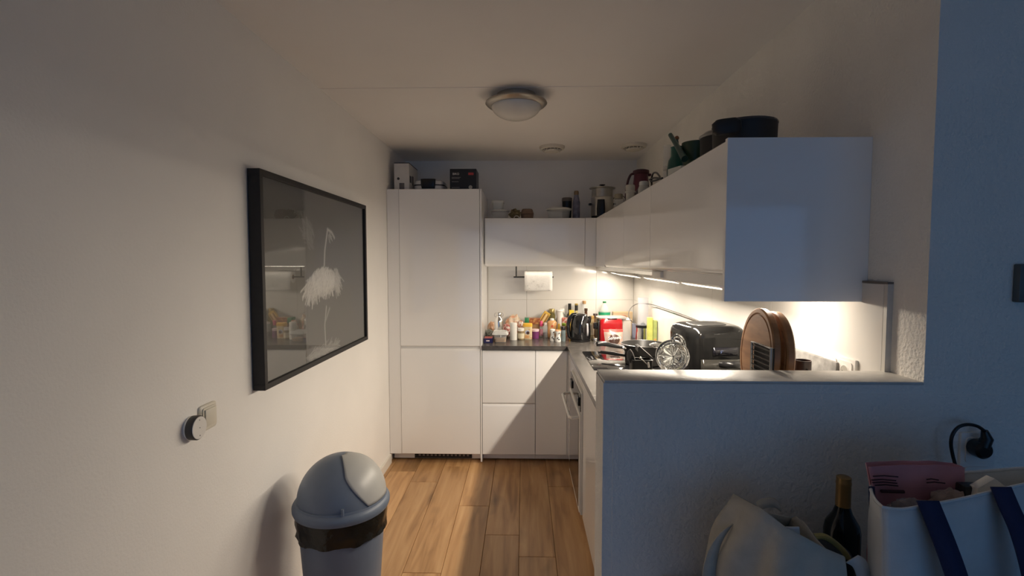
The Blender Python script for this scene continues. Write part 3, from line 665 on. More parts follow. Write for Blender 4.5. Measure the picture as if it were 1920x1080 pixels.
# two shakers
def shaker(x0, x1, y0, y1, Y, lab, top):
    xc, w_, _, zt = span(Y, x0, x1, y0, y1); r = w_/2; h = zt-ZW
    t = thing('shaker', lab, 'shaker', (xc, Y, ZW), group='white shakers by the kettle')
    B().lathe([(r*.95, 0), (r, .004), (r*.95, h*.28), (r*.72, h*.50), (r*.80, h*.66), (r*.98, h*.84), (r*.95, h*.90)], 26).build('body', flat('shaker_white', (.74, .73, .70), .35), t)
    B().lathe([(r*.95, h*.90), (r*.97, h*.97), (r*.8, h)], 26).build('lid', top, t)
    for i, (dx, dz, q) in enumerate(((-.2, .30, .004), (.25, .22, .005), (0, .38, .003), (.35, .75, .004))):
        B().box(dx*r-q, dx*r+q, -r*.99-.0008, -r*.92, h*dz-q, h*dz+q).build('print_mark', flat('ink_black', (.03, .03, .035)), t, smooth=0)
shaker(1031, 1041, 617, 639, .235, 'white shaker with plain white lid', WHITEP)
shaker(1040.5, 1052, 618.5, 641.5, .20, 'white shaker with orange rimmed lid', flat('orange_rim', (.78, .40, .22), .4))
jar('herb_grinder', 'clear herb grinder with black lid beside the kettle', .225, 1051.5, 1060.5, 612, 640, flat('blue_glass', (.20, .25, .26), .12, alpha=.8, var=.3), BLACKP, .24, 1.02, None, cat='grinder')
jar('mustard_bottle', 'small yellow cone bottle behind the shakers', .36, 1044, 1051.5, 607, 634, flat('mustard_yellow', (.80, .50, .06), .35), flat('mustard_cap', (.70, .42, .05), .4), .30, .55, None, cat='bottle')
jar('green_cap_jar', 'jar with green cap behind the herb grinder', .40, 1053, 1061, 606, 634, flat('herb_fill', (.20, .24, .06), .4, var=.4), flat('lime_cap', (.22, .36, .04), .4), .14, 1.0)
t, w_, h_ = carton('tea_carton', 'red and white tea carton behind the kettle', .45, 1054, 1066, 596, 625, flat('tea_red', (.58, .16, .12), .5, var=.2, vscale=60, col2=(.74, .66, .58), cut=.56), .03)
# bottles at the back
def bottle(lab, Y, x0, x1, y0, nx0, nx1, body_m, cap_m, cap_h=.04, foil=None, lab_m=None, ys=None):
    xc, w_, _, zt = span(Y, x0, x1, y0, 620); r = w_/2; h = zt-ZW; rn = span(Y, nx0, nx1, y0, 620)[1]/2
    xn = span(Y, nx0, nx1, y0, 620)[0]
    hs = (onY(Y, xn, ys)[2]-ZW) if ys else h*.6
    t = thing('bottle', lab, 'bottle', (xn, Y, ZW), group='oil and sauce bottles behind the kettle')
    B().lathe([(r*.9, 0), (r, .006), (r, hs-.03), (r*.8, hs-.008), (rn*1.0, hs+.012), (rn*.85, h-cap_h)], 26).build('glass_body', body_m, t)
    B().lathe([(rn, h-cap_h), (rn*1.04, h-cap_h+.002), (rn*1.04, h-.002), (rn*.9, h)], 22).build('cap', cap_m, t)
    if foil: B().lathe([(rn*1.02, h-cap_h-.045), (rn*1.02, h-cap_h-.002)], 22, cap0=False, cap1=False).build('neck_foil', foil, t)
    if lab_m: B().lathe([(r+.0007, hs*.25), (r+.0007, hs*.8)], 26, cap0=False, cap1=False).build('paper_label', lab_m, t)
bottle('black glass bottle with long black neck beside the tea carton', .55, 1061.5, 1074, 569, 1065, 1071, BLACKG, BLACKP, .06, ys=586)
bottle('clear oil bottle with gold top and black neck band', .53, 1074, 1087, 569, 1077.5, 1083.5, flat('oil_glass', (.55, .48, .20), .06, alpha=.5), flat('gold_cap', (.52, .38, .12), .3, metal=.7), .014, BLACKM, ys=590)
bottle('tall clear bottle with cork coloured cap', .57, 1088, 1102, 564, 1092, 1098.5, CLEARP, flat('cork', (.42, .26, .12), .7), .026, ys=590)
bottle('dark brown capped sauce bottle beside the kettle spout', .50, 1093, 1105, 578, 1095.5, 1101.5, flat('sauce_dark', (.07, .03, .015), .15), flat('brown_cap', (.06, .035, .02), .4), .022, ys=594)
t, w_, h_ = carton('yellow_tin', 'yellow tin standing between the dark bottles', .47, 1067.5, 1076.5, 582, 620, flat('tin_yellow', (.80, .55, .05), .35), .04)
jar('pickle_jar', 'cream labelled jar with brown cap right of the kettle', .42, 1105, 1114, 592, 634, flat('pickle', (.48, .38, .20), .3, var=.3), flat('brown_gold', (.36, .22, .06), .4), .14, .95, flat('cream_label', (.66, .60, .44)))
jar('coffee_jar', 'dark capped jar tucked behind the red coffee machine', .47, 1112, 1120, 588, 632, flat('coffee_fill', (.20, .11, .06), .3), flat('dark_cap', (.05, .03, .025), .4), .18, 1.0)
# kettle
Y = .245; xc, w_, _, zt = span(Y, 1069, 1107.5, 587, 642); r = w_/2; h = zt-ZW
t = thing('kettle', 'black gloss electric kettle with loop handle', 'kettle', (xc, Y, ZW))
B().lathe([(r*.93, 0), (r*.98, .004), (r*.98, .014), (r*.9, .018)], 40).build('power_base', BLACKP, t)
B().lathe([(r*.95, .019), (r*1.0, .030), (r*1.0, h*.35), (r*.97, h*.58), (r*.90, h*.74), (r*.80, h*.85), (r*.68, h*.92)], 44).build('body', BLACKG, t)
B().lathe([(r*.69, h*.915), (r*.58, h*.955), (r*.36, h*.988), (.0005, h)], 40).build('lid', BLACKG, t)
B().loft([(r*.80, -.01, h*.66, .016, .014, 2), (r*.86, -.01, h*.80, .015, .013, 2), (r*.90, -.01, h*.90, .010, .010, 2)], 20).build('spout', BLACKG, t)
B().tube([(-r*.40, -.01, h*.96), (-r*.75, -.012, h*.95), (-r*1.08, -.014, h*.82), (-r*1.22, -.014, h*.60), (-r*1.20, -.014, h*.36), (-r*1.10, -.012, h*.17), (-r*.92, -.01, h*.10)], [.013, .016, .017, .016, .015, .013, .011], 14).build('handle', BLACKG, t)
gz = [(r*1.008, .22), (r*1.008, .36), (r*.978, .58), (r*.945, .66)]
b = B(); b.grid([[Vector((q*math.cos(a), q*math.sin(a), z*h)) for a in np.linspace(-1.02, -.80, 5)] for q, z in gz]); b.build('level_window', flat('gauge_grey', (.42, .42, .44), .3), t, solid=.002)
# red coffee machine
Y = .16; xc, w_, _, zt = span(Y, 1125, 1169, 598, 641); h = zt-ZW; a = w_/2
t = thing('coffee_machine', 'red pod coffee machine with chrome top and clear water tank', 'coffee machine', (xc, Y, ZW))
B().loft([(0, .10, .0, a, .098, 8), (0, .10, h*.75, a*1.0, .098, 8), (0, .10, h*.92, a*.98, .096, 7), (0, .10, h*.99, a*.90, .090, 6)], 44).build('body', REDP, t)
B().loft([(.012, .10, h*.97, a*1.28, .085, 4), (.012, .10, h*1.03, a*1.30, .086, 4), (.012, .10, h*1.06, a*1.15, .07, 4)], 44).build('chrome_top', flat('warm_chrome', (.70, .66, .62), .25, metal=.7), t)
B().box(-a*.35, a*.45, .0, .06, h*.985, h*1.02, .004).build('lever_slot', BLACKP, t)
B().lathe([(.024, 0), (.027, .01), (.027, .040), (.018, .052)], 28, M=Matrix.Translation((-a-.040, .075, h*.66)) @ Matrix.Rotation(PI/2, 4, 'Y')).build('brew_head', BLACKG, t)
B().box(-a-.012, -a+.004, .03, .17, .0, h*.92, .004).build('front_column', BLACKP, t)
B().box(-a-.045, -a, .045, .155, .0, .026, .005).build('drip_tray', CHROME, t)
B().box(a+.003, a+.068, .045, .165, .004, h*.90, .006).build('water_tank', flat('tank_plastic', (.78, .78, .76), .1, alpha=.45), t)
B().box(a+.002, a+.070, .042, .168, h*.90, h*.97, .006).build('tank_lid', WHITEP, t)
# pod bag leaning on the machine
p = onZ(ZW, 1151, 650.5); Y = p[1]+.012; xc, w_, _, zt = span(Y, 1133.5, 1170, 619, 651)
t = thing('coffee_pod_bag', 'silver brown coffee pod bag with white script leaning on the machine', 'bag', (xc, Y, ZW))
rows = []
hh = zt-ZW
for sgn in (1,):
    for j in range(15):
        v = j/14; row = []
        for i in range(13):
            u = i/12*2-1; wd = w_/2*(.88+.12*v)
            bul = .030*(1-u*u)*(1-(2*v-1)**2)**.6
            row.append(Vector((u*wd, -bul+.05*v+.004*mnoise.noise((u*3, v*4, 1.3)), v*hh+.004*mnoise.noise((u*4, 1, 7))*(v > .9))))
        rows.append(row)
back = [[Vector((q.x, .05*(j/14)+(.05*(j/14)-q.y)*.6+.001, q.z)) for q in row] for j, row in enumerate(rows)]
b = B(); b.grid(rows); b.grid(back); b.build('pouch', flat('pouch_silver', (.56, .42, .36), .28, metal=.35, var=.25, vscale=14), t, smooth=60)
b = B(); cu = rows[6][6]
prn = []
for i_ in range(40):
    an = 2*PI*i_/40; u_, v_ = .62*math.cos(an), .44+.30*math.sin(an); prn.append((u_, v_))
def pod_pt(u, v):
    fi, fj = (u+1)*6, v*14; i0, j0 = min(int(fi), 11), min(int(fj), 13); a_, c_ = fi-i0, fj-j0
    return (rows[j0][i0]*(1-a_)*(1-c_)+rows[j0][i0+1]*a_*(1-c_)+rows[j0+1][i0]*(1-a_)*c_+rows[j0+1][i0+1]*a_*c_)+Vector((0, -.0022, 0))
b.rings([[pod_pt(u_*q_, .44+(v_-.44)*q_) for u_, v_ in prn] for q_ in (.02, .25, .5, .75, 1.0)], True, False); b.build('dark_print', flat('print_cocoa', (.06, .028, .022), .3), t, smooth=60)
b = B(); b.grid([[q+Vector((0, -.0014, 0)) for q in row] for row in rows[12:]]); b.build('red_seal', flat('print_red', (.40, .06, .05), .3, var=.3), t, smooth=60)
text('Senseo', .034, flat('print_white', (.82, .80, .78), .4), t, (-.004, -.0265, hh*.56), (PI/2-.20, -.10, .0), shear=.25, ext=.004)
# green bottle, beige carton behind machine
Y = .46; xc, w_, _, zt = span(Y, 1122, 1144.5, 565, 600); h = zt-ZW; r = w_/2
t = thing('soda_bottle', 'clear plastic bottle with green cap and green label', 'bottle', (xc, Y, ZW))
B().lathe([(r*.85, 0), (r*.95, .01), (r*.95, h*.55), (r*.98, h*.70), (r*.75, h*.80), (r*.30, h*.94), (r*.26, h*.955)], 30).build('body', flat('pet_clear', (.66, .74, .70), .08, alpha=.35), t)
B().lathe([(r*.965, h*.52), (r*1.0, h*.70)], 30, cap0=False, cap1=False).build('label_band', flat('green_label', (.02, .36, .17), .3), t)
B().lathe([(r*.28, h*.955), (r*.30, h*.96), (r*.30, h*.995), (r*.26, h)], 24).build('cap', flat('green_cap', (.03, .20, .08), .4), t)
t, w_, h_ = carton('biscuit_box', 'beige cardboard box with red logo behind the coffee machine', .50, 1149.5, 1186, 585, 620, flat('beige_card', (.56, .42, .26), .7), .06, rz=-.03)
b = B(); b.tube([(.0+.030*math.cos(q), -.0010, h_*.80+.013*math.sin(q)) for q in np.linspace(0, 2*PI, 26)[:-1]], .0016, 6, close=True); b.build('logo_ring', flat('red_ink', (.55, .06, .03)), t)
b = B(); b.tube([(-.020+.0042*i, -.0012, h_*.80+.006*math.sin(i*1.9)) for i in range(10)], .0015, 6); b.build('logo_script', flat('red_ink'), t)
B().ball((.052, -.0005, h_*.76), .005, 2, (1, .3, 1)).build('printed_dot', flat('print_coffee', (.07, .035, .03)), t)
# packets by the blender
t, w_, h_ = carton('blue_grey_carton', 'slim blue grey carton left of the blender', .40, 1186, 1193, 607, 634, flat('blue_grey', (.26, .28, .38), .5), .04)
Y = .10; t, w_, h_ = carton('juice_carton', 'yellow green drink carton right of the blender', -.19, 1215.5, 1224.2, 596, 634, flat('lime_card', (.52, .55, .14), .4, var=.25), .045)
t, w_, h_ = carton('tea_box', 'tall green tea box against the right tiles', -.185, 1224.6, 1232.2, 601, 636, flat('green_card', (.36, .42, .14), .4, var=.3), .045)
B().box(-w_*.3, w_*.3, -.0008, 0, h_*.1, h_*.4).build('picture_print', flat('tea_picture', (.62, .33, .10), .5, var=.4), t, smooth=0)
# blender
Y = -.02; xc, w_, _, zt = span(Y, 1192, 1219, 558, 640); r = w_/2; h = zt-ZW
z1_ = onY(Y, 1205, 614)[2]-ZW; z2_ = onY(Y, 1205, 609)[2]-ZW
t = thing('blender', 'steel blender with clear upturned cup', 'blender', (xc, Y, ZW))
B().lathe([(r*1.0, 0), (r*1.02, .01), (r*.98, z1_*.5), (r*.90, z1_)], 40).build('motor_base', CHROME, t)
B().lathe([(r*.96, z1_), (r*.98, z1_+.004), (r*.98, z2_-.002), (r*.90, z2_)], 40).build('collar', BLACKP, t)
B().lathe([(r*.80, z2_), (r*.72, z2_+.03), (r*.74, h*.95), (r*.72, h), (.0005, h+.001)], 36, cap0=False).build('cup', flat('cup_plastic', (.52, .54, .60), .05, alpha=.36), t)
B().lathe([(r*.32, z2_), (r*.30, z2_+.012), (.002, z2_+.016)], 20).build('blade_hub', BLACKP, t)
for i in range(4):
    B().box(.004, .020, -.003, .003, 0, .0012).xf(Matrix.Translation((0, 0, z2_+.016)) @ Matrix.Rotation(i*PI/2+.4, 4, 'Z') @ Matrix.Rotation(-.5 if i % 2 else .3, 4, 'Y')).build('blade', CHROME, t, smooth=0)
# cord: from the triple socket to the blender base
k = Vector((xc, Y, ZW)); Cc = [onX(1.955, 1313, 603), onX(1.95, 1280, 590), onX(1.95, 1240, 576.5), onX(1.945, 1222, 571)]
Cc += [onY(-.04+q[2], q[0], q[1]) for q in ((1205, 569, .10), (1194, 570, .12), (1184, 576, .10), (1179, 586, .08), (1180, 596, .06), (1186, 604, .06), (1193, 609, .05), (1197, 614, .04))]
b = B(); b.tube([q-k for q in smooth_path(Cc)], .0030, 8); b.build('power_cord', flat('cord_grey', (.10, .095, .09), .4), t)
# paper roll on its holder
Y = .50; xa, xb = onY(Y, 983.5, 528)[0], onY(Y, 1035, 528)[0]; zc = onY(Y, 1009, 519.5)[2]; rr_ = .052
t = thing('roll_holder', 'black kitchen roll holder bracket fixed under the wall cabinet', 'holder', ((xa+xb)/2, Y, zc))
L_ = (xb-xa)/2; xl = onY(Y, 963, 519)[0]-(xa+xb)/2; xm = onY(Y, 968, 512)[0]-(xa+xb)/2
B().tube([(xl, 0, 0), (L_+.012, 0, 0)], .006, 12).build('rod', BLACKP, t)
B().tube([(xm, 0, -.004), (xm, 0, ZB_-zc-.001)], .006, 12).build('post', BLACKP, t)
t = thing('kitchen_roll', 'white printed kitchen paper roll on the black holder', 'paper roll', ((xa+xb)/2, Y, zc))
Mr = Matrix.Rotation(PI/2, 4, 'Y')
b = B(); b.lathe([(.0205, -L_), (rr_, -L_), (rr_, L_), (.0205, L_)], 44, M=Mr, cap0=False, cap1=False); b.build('roll', PAPERW, t)
b = B(); b.lathe([(.0203, -L_), (.0203, L_), (.0185, L_), (.0185, -L_)], 30, M=Mr, cap0=False, cap1=False); b.build('core', flat('card_brown'), t)
zlow = onY(Y-.06, 1009, 546)[2]-zc
sh = [[Vector((x, -rr_*math.cos(0)-.001-.004*math.sin(u*3)*(1 if 1 else 0), -u*(-zlow))) for x in np.linspace(-L_, L_, 9)] for u in np.linspace(0, 1, 8)]
sh = [[Vector((x, -rr_*math.sin(q)-.0008, rr_*math.cos(q))) for x in np.linspace(-L_, L_, 9)] for q in np.linspace(.3, PI/2, 6)]+sh[1:]
b = B(); b.grid(sh); b.build('loose_sheet', PAPERW, t, smooth=60, solid=.0006)
random.seed(11)
for i in range(16):
    x = random.uniform(-L_*.8, L_*.8); u = random.uniform(.25, .95) if i > 3 else -random.uniform(.2, .5)
    q = random.uniform(.003, .010)
    y_ = -rr_-.0025-.004*math.sin(max(u, 0)*3); 
    if u < 0: continue
    B().tube([(x-q, y_, -u*(-zlow)), (x, y_-.0006, -u*(-zlow)+.004), (x+q, y_, -u*(-zlow)-.001)], .0009, 5).build('printed_motif', flat('print_grey', (.42, .41, .38), .8), t)

# ================================================================== HOB, DRAINING RACK, AIR FRYER
HZ = ZW+.0056
# lower pot and frying pan on the hob
Y = -.62; xc = onZ(1.035, 1207, 644)[0]; 
P_ = onZ(1.035, 1207, 644); rp = (onY(P_[1], 1250, 644)[0]-onY(P_[1], 1165, 644)[0])/2
pot = thing('saucepan', 'low black saucepan on the hob under the frying pan', 'saucepan', (P_[0], P_[1], HZ))
B().lathe(shell([(rp*.72, 0), (rp*.80, .006), (rp*.82, .060), (rp*.84, .062)], .003), 44).build('pan_body', BLACKM, pot)
B().tube([(-rp*.82, .0, .050), (-rp*1.2, .05, .052), (-rp*1.75, .12, .050)], [.008, .011, .010], 12).build('handle', BLACKP, pot)
t = thing('frying_pan', 'black frying pan with long handle stacked on the saucepan', 'frying pan', (P_[0], P_[1], HZ+.063))
h = 1.035-HZ-.063
B().lathe(shell([(rp*.76, 0), (rp*.80, .002), (rp*.96, h*.86), (rp*1.0, h)], .003), 56).build('pan_body', flat('nonstick', (.022, .021, .020), .35, var=.2), t)
b = B(); b.lathe([(rp*1.0, h-.0005), (rp*1.008, h+.0012), (rp*.992, h+.0018), (rp*.985, h)], 56, cap0=False, cap1=False); b.build('rim', flat('rim_grey', (.30, .29, .28), .3, metal=.7), t)
hx = [onZ(1.020, 1170, 651), onZ(1.03, 1150, 648), onZ(1.045, 1132, 644.5), onZ(1.045, 1118, 645)]
b = B(); b.tube([Vector(q)-Vector((P_[0], P_[1], HZ+.063)) for q in smooth_path(hx, 5)], [.012]*4+[.013]*4+[.014]*4+[.015]*3+[.010], 14); b.build('handle', BLACKP, t)
B().lathe([(.009, 0), (.012, .01), (.012, .022)], 16, M=Matrix.Translation(Vector(hx[0])-Vector((P_[0], P_[1], HZ+.063))+Vector((.012, -.004, -.004))) @ Matrix.Rotation(-PI/2, 4, 'Y')).build('ferrule', CHROME, t)
# draining rack standing on the worktop behind the half wall
RX0, RX1, RY0, RY1, RZ1, RZ2 = 1.385, 1.915, -2.375, -1.86, .985, 1.112
t = thing('dish_rack', 'black wire draining rack behind the half wall ledge', 'dish rack', ((RX0+RX1)/2, (RY0+RY1)/2, ZW))
ax, ay = (RX1-RX0)/2, (RY1-RY0)/2
B().box(-ax, ax, -ay, ay, .004, .016, .003).build('drip_tray', BLACKP, t)
for sx in (-1, 1):
    for sy in (-1, 1): B().tube([(sx*(ax-.008), sy*(ay-.008), .0), (sx*(ax-.008), sy*(ay-.008), RZ2-ZW)], .005, 8).build('post', BLACKP, t)
for z, x0, x1 in ((RZ1-ZW, -ax, ax), (RZ2-ZW, -ax, ax)):
    tier = B().tube([(x0, -ay, z), (x1, -ay, z), (x1, ay, z), (x0, ay, z)], .004, 8, close=True).build('tier_frame', BLACKP, t)
    n = int((x1-x0)/.022)
    for i in range(1, n): x = x0+(x1-x0)*i/n; B().tube([(x, -ay, z), (x, ay, z)], .0022, 6).build('wire', BLACKP, tier)
# cutlery caddy on the upper tier with utensils
Y = -1.98; xc, w_, _, zt = span(Y, 1184, 1222, 675, 694)
t = thing('cutlery_caddy', 'black cutlery caddy standing in the draining rack', 'caddy', (xc+.002, Y, RZ2+.003)); h = zt-RZ2-.003
b = B(); b.loft([(0, .02, 0, w_*.5, .026, 8), (0, .02, h, w_*.52, .028, 8), (0, .02, h, w_*.47, .023, 8), (0, .02, .003, w_*.45, .021, 8)], 32); b.build('cup', BLACKM, t)
def stick(name, lab, pts, r, m, cat, tip=None, Y=-1.99):
    P = [Vector(onY(Y+q[2] if len(q) > 2 else Y, q[0], q[1])) for q in pts]; k = Vector(P[0])
    t = thing(name, lab, cat, k)
    B().tube([p-k for p in smooth_path(P, 4)], r, 10).build('handle', m, t); return t, k
# spatula: broad rounded black blade leaning left
t, k = stick('spatula', 'black slotted spatula leaning out of the caddy', ((1194, 690, .02), (1190, 680, .02), (1186, 668, .025)), .004, BLACKP, 'spatula')
pr = [onY(-1.965, x, y) for x, y in ((1178, 658), (1176, 664), (1178, 676), (1185, 684), (1193, 686), (1190, 674), (1186, 662), (1182, 655))]
b = B(); f1 = [b.bm.verts.new(Vector(p)-k) for p in pr]; f2 = [b.bm.verts.new(Vector(p)-k+Vector((0, .006, 0))) for p in pr]
b.bm.faces.new(f1); b.bm.faces.new(list(reversed(f2)))
for i in range(len(pr)): j = (i+1) % len(pr); b.bm.faces.new((f1[j], f1[i], f2[i], f2[j]))
b.build('blade', flat('nylon_dark', (.05, .048, .046), .35), t)
pe = [onY(-1.966, x, y) for x, y in ((1181, 655), (1186, 662), (1190, 674), (1193, 685))]
b = B(); b.tube([Vector(p)-k for p in smooth_path(pe, 4)], .0022, 8); b.build('edge', flat('edge_grey', (.35, .34, .33), .3), t)
# flat grater / turner: square black frame
Y = -1.95
q = [onY(Y, x, y) for x, y in ((1196, 651), (1200, 650), (1224, 671), (1224, 676), (1196, 660))]; k = Vector(onY(Y, 1214, 690))
t = thing('fish_slice', 'black square turner with bent blade in the draining rack', 'turner', k)
b = B(); f1 = [b.bm.verts.new(Vector(p)-k) for p in q]; f2 = [b.bm.verts.new(Vector(p)-k+Vector((.002, .05, .002))) for p in q]
b.bm.faces.new(f1); b.bm.faces.new(list(reversed(f2)))
for i in range(len(q)): j = (i+1) % len(q); b.bm.faces.new((f1[j], f1[i], f2[i], f2[j]))
b.build('blade', flat('nylon_dark'), t)
B().tube([Vector(onY(Y+.02, 1221, 674))-k, Vector(onY(Y+.02, 1220, 684))-k, Vector(onY(Y+.02, 1218, 692))-k], .007, 10).build('handle', BLACKP, t)
t, k = stick('steel_skewer', 'thin steel tongs with round end resting in the caddy', ((1200, 671, -.04), (1207, 677, -.04), (1213, 683, -.04)), .0016, CHROME, 'tongs', Y=-1.98)
B().ball(Vector(onY(-2.02, 1200.5, 671))-k, .004, 2).build('pivot', CHROME, t); B().tube([Vector(onY(-2.02, 1215, 679))-k, Vector(onY(-2.02, 1216.5, 689))-k], .0035, 10).build('end', CHROME, t)
# glass citrus juicer facing the ledge
Y = -2.13; cc = Vector(onY(Y, 1261, 668)); rj = span(Y, 1230, 1293, 640, 697)[1]/2
nrm = Vector((-.10, -1, .06)).normalized()
Mj = Matrix.Translation(cc) @ nrm.to_track_quat('Z', 'Y').to_matrix().to_4x4()
t = thing('citrus_juicer', 'clear glass citrus juicer propped upright in the draining rack', 'juicer', (cc.x, cc.y, RZ2+.004))
Mj = Matrix.Translation((0, 0, cc.z-RZ2-.004)) @ nrm.to_track_quat('Z', 'Y').to_matrix().to_4x4()
B().lathe([(rj*.80, -.050), (rj*.92, -.030), (rj*1.0, .000), (rj*.97, .006), (rj*.90, .004), (rj*.84, -.016), (rj*.62, -.028), (rj*.55, -.026), (rj*.54, -.034), (rj*.70, -.040), (.0005, -.044)], 56, M=Mj, cap0=True, cap1=False).build('bowl', GLASS, t)
rr = []
for j in range(9):
    v = j/8; R0 = rj*.50*(1-v**1.6)+.003; ring = []
    for i in range(64):
        a = 2*PI*i/64; r_ = R0*(1+.16*math.cos(8*a)*(1-v*.5)); ring.append(Mj @ Vector((r_*math.cos(a), r_*math.sin(a), -.028+.040*v)))
    rr.append(ring)
B().rings(rr).build('reamer', GLASS, t)
for i in range(28):
    a = 2*PI*i/28; B().ball(Mj @ Vector((rj*.74*math.cos(a), rj*.74*math.sin(a), -.018)), .0045, 1, (1, 1, 1)).build('tooth', GLASS, t)
ha = [(1262, 641), (1262, 634), (1268, 630), (1276, 632), (1281, 640), (1283, 650)]
b = B(); b.tube(smooth_path([Vector(onY(Y+.01, *q))-Vector((cc.x, cc.y, RZ2+.004)) for q in ha], 4), .006, 10); b.build('handle', GLASS, t)
# drinking glass lying left of the juicer
Yg = -2.05; k = Vector(onY(Yg, 1232, 684))
t = thing('drinking_glass', 'ribbed drinking glass lying beside the juicer', 'glass', (k.x, k.y, RZ2+.004+.027))
Mg = Matrix.Rotation(.25, 4, 'Z') @ Matrix.Rotation(PI/2-.05, 4, 'X')
b = B(); b.lathe(shell([(.020, -.045), (.026, -.040), (.027, .04), (.026, .045)], .002), 30, M=Mg); b.build('glass_body', GLASS, t)
# steel spoon end lying in the pan
Ps = Vector(onZ(1.05, 1233, 648))
t = thing('whisk', 'steel whisk head resting on the frying pan rim', 'whisk', Ps)
for i in range(5):
    a = PI*i/5; u = Vector((math.cos(a)*.02, 0, math.sin(a)*.014)); d_ = Vector((-.045, .01, .006))
    b = B(); b.tube(smooth_path([Vector((.03, -.006, .0)), u*.8+Vector((.01, 0, 0)), u+d_*.4, d_, -u+d_*.4, -u*.8+Vector((.01, 0, 0)), Vector((.03, -.006, 0))], 4), .0012, 6); b.build('wire_loop', CHROME, t)
B().tube([(.028, -.006, 0), (.10, -.05, .01)], .006, 10).build('handle', CHROME, t)
# air fryer
Y = -1.63; xc, w_, _, zt = span(Y, 1284, 1410, 618, 694); a = w_/2*.97; h = 1.262-ZW
t = thing('air_fryer', 'large glossy black air fryer with pull-out drawer', 'air fryer', (xc-.004, Y+.13, ZW), rz=0.)
Mr_ = Matrix.Rotation(.10, 4, 'Z')
B().loft([(0, 0, 0, a*.88, .115, 3.4), (0, 0, .02, a*.93, .122, 3.4), (0, 0, h*.5, a*.98, .130, 4.2), (0, 0, h*.86, a*1.0, .131, 4.2), (0, 0, h*.92, a*.985, .129, 4.2), (0, 0, h*.96, a*.94, .122, 4.0), (0, 0, h*.985, a*.86, .110, 3.8), (0, 0, h*.998, a*.76, .096, 3.4), (0, 0, h*.992, a*.5, .06, 3)], 56, M=Mr_).build('body', flat('fryer_black', (.008, .008, .008), .10, spec=.3), t)
B().loft([(0, .005, h*.985, a*.60, .075, 3), (0, .005, h*1.000, a*.56, .070, 3), (0, .005, h*.997, a*.3, .04, 2.6)], 40, M=Mr_).build('top_vent', flat('satin_black', (.015, .015, .015), .35), t)
rows = []
for z in np.linspace(.04, h*.62, 6):
    rows.append([Mr_ @ Vector((x, -(.131*(1-min(1, abs(x/a))**4.2)**(1/4.2))-.004, z)) for x in np.linspace(-a*.62, a*.72, 14)])
b = B(); b.grid(rows); b.build('drawer_front', flat('drawer_gloss', (.028, .027, .024), .05), t, solid=.006)
rows = [[Mr_ @ Vector((x, -(.131*(1-min(1, abs(x/a))**4.2)**(1/4.2))-.003, z)) for x in np.linspace(-a*.25, a*.60, 10)] for z in (h*.66, h*.76)]
b = B(); b.grid(rows); b.build('display', flat('display_blue', (.010, .010, .014), .12), t, solid=.001)
text('5°', .015, flat('display_glow', (.12, .17, .34), .4), t, Mr_ @ Vector((a*.02, -.1375, h*.71)), (PI/2, 0, .10), ext=.0003)
b = B(); b.tube(smooth_path([Mr_ @ Vector(q) for q in ((a*.02, -.130, h*.56), (a*.08, -.170, h*.575), (a*.25, -.182, h*.585), (a*.42, -.170, h*.575), (a*.48, -.130, h*.56))], 5), .014, 12); b.build('handle', BLACKP, t)
# baking grid leaning beside the air fryer
G = [Vector(onX(1.835, 1412, 641)), Vector(onX(1.835, 1447, 657))]
X_ = 1.69
gz1 = onX(X_, 1430, 648)[2]; ga = onX(X_, 1410, 641)[1]; gb = onX(X_, 1446, 655)[1]
t = thing('oven_grid', 'dark ribbed oven tray standing on edge beside the cutting boards', 'tray', (X_, (ga+gb)/2, RZ2+.007)); hg = gz1-RZ2-.007; hl = (ga-gb)/2
fr_ = B(); fr_.tube([(0, -hl, 0), (0, -hl, hg), (0, hl, hg), (0, hl, 0)], .004, 8, close=True); fr_.build('frame', flat('grid_grey', (.30, .29, .27), .35, metal=.6), t)
B().box(.006, .009, -hl, hl, 0, hg).build('back_sheet', BLACKM, t, smooth=0)
for i in range(13): z = hg*(i+.5)/13; B().tube([(0, -hl, z), (0, hl, z)], .0022, 6).build('rib', flat('nylon_dark'), t)
# round cutting boards leaning on the right wall
def board(X, Yc, r, th, lab, lean):
    t = thing('cutting_board', lab, 'cutting board', (X, Yc, RZ2+.004), -.10, group='round wooden boards against the right tiles')
    Mb = Matrix.Translation((0, 0, r*math.cos(lean))) @ Matrix.Rotation(-PI/2+lean, 4, 'Y')
    B().lathe([(r*.97, -th/2), (r, -th/2+.004), (r, th/2-.004), (r*.97, th/2), (r*.90, th/2), (r*.885, th/2-.003), (r*.865, th/2-.003), (r*.85, th/2)], 72, M=Mb).build('disc', WOODB, t)
bz = 1.394-RZ2-.004
board(1.735, -2.200, bz/2/math.cos(.06), .022, 'round wooden cutting board with juice groove, the front one of two', .06)
board(1.768, -2.215, bz/2/math.cos(.06)*.97, .022, 'round wooden cutting board half hidden behind the grooved board', .06)
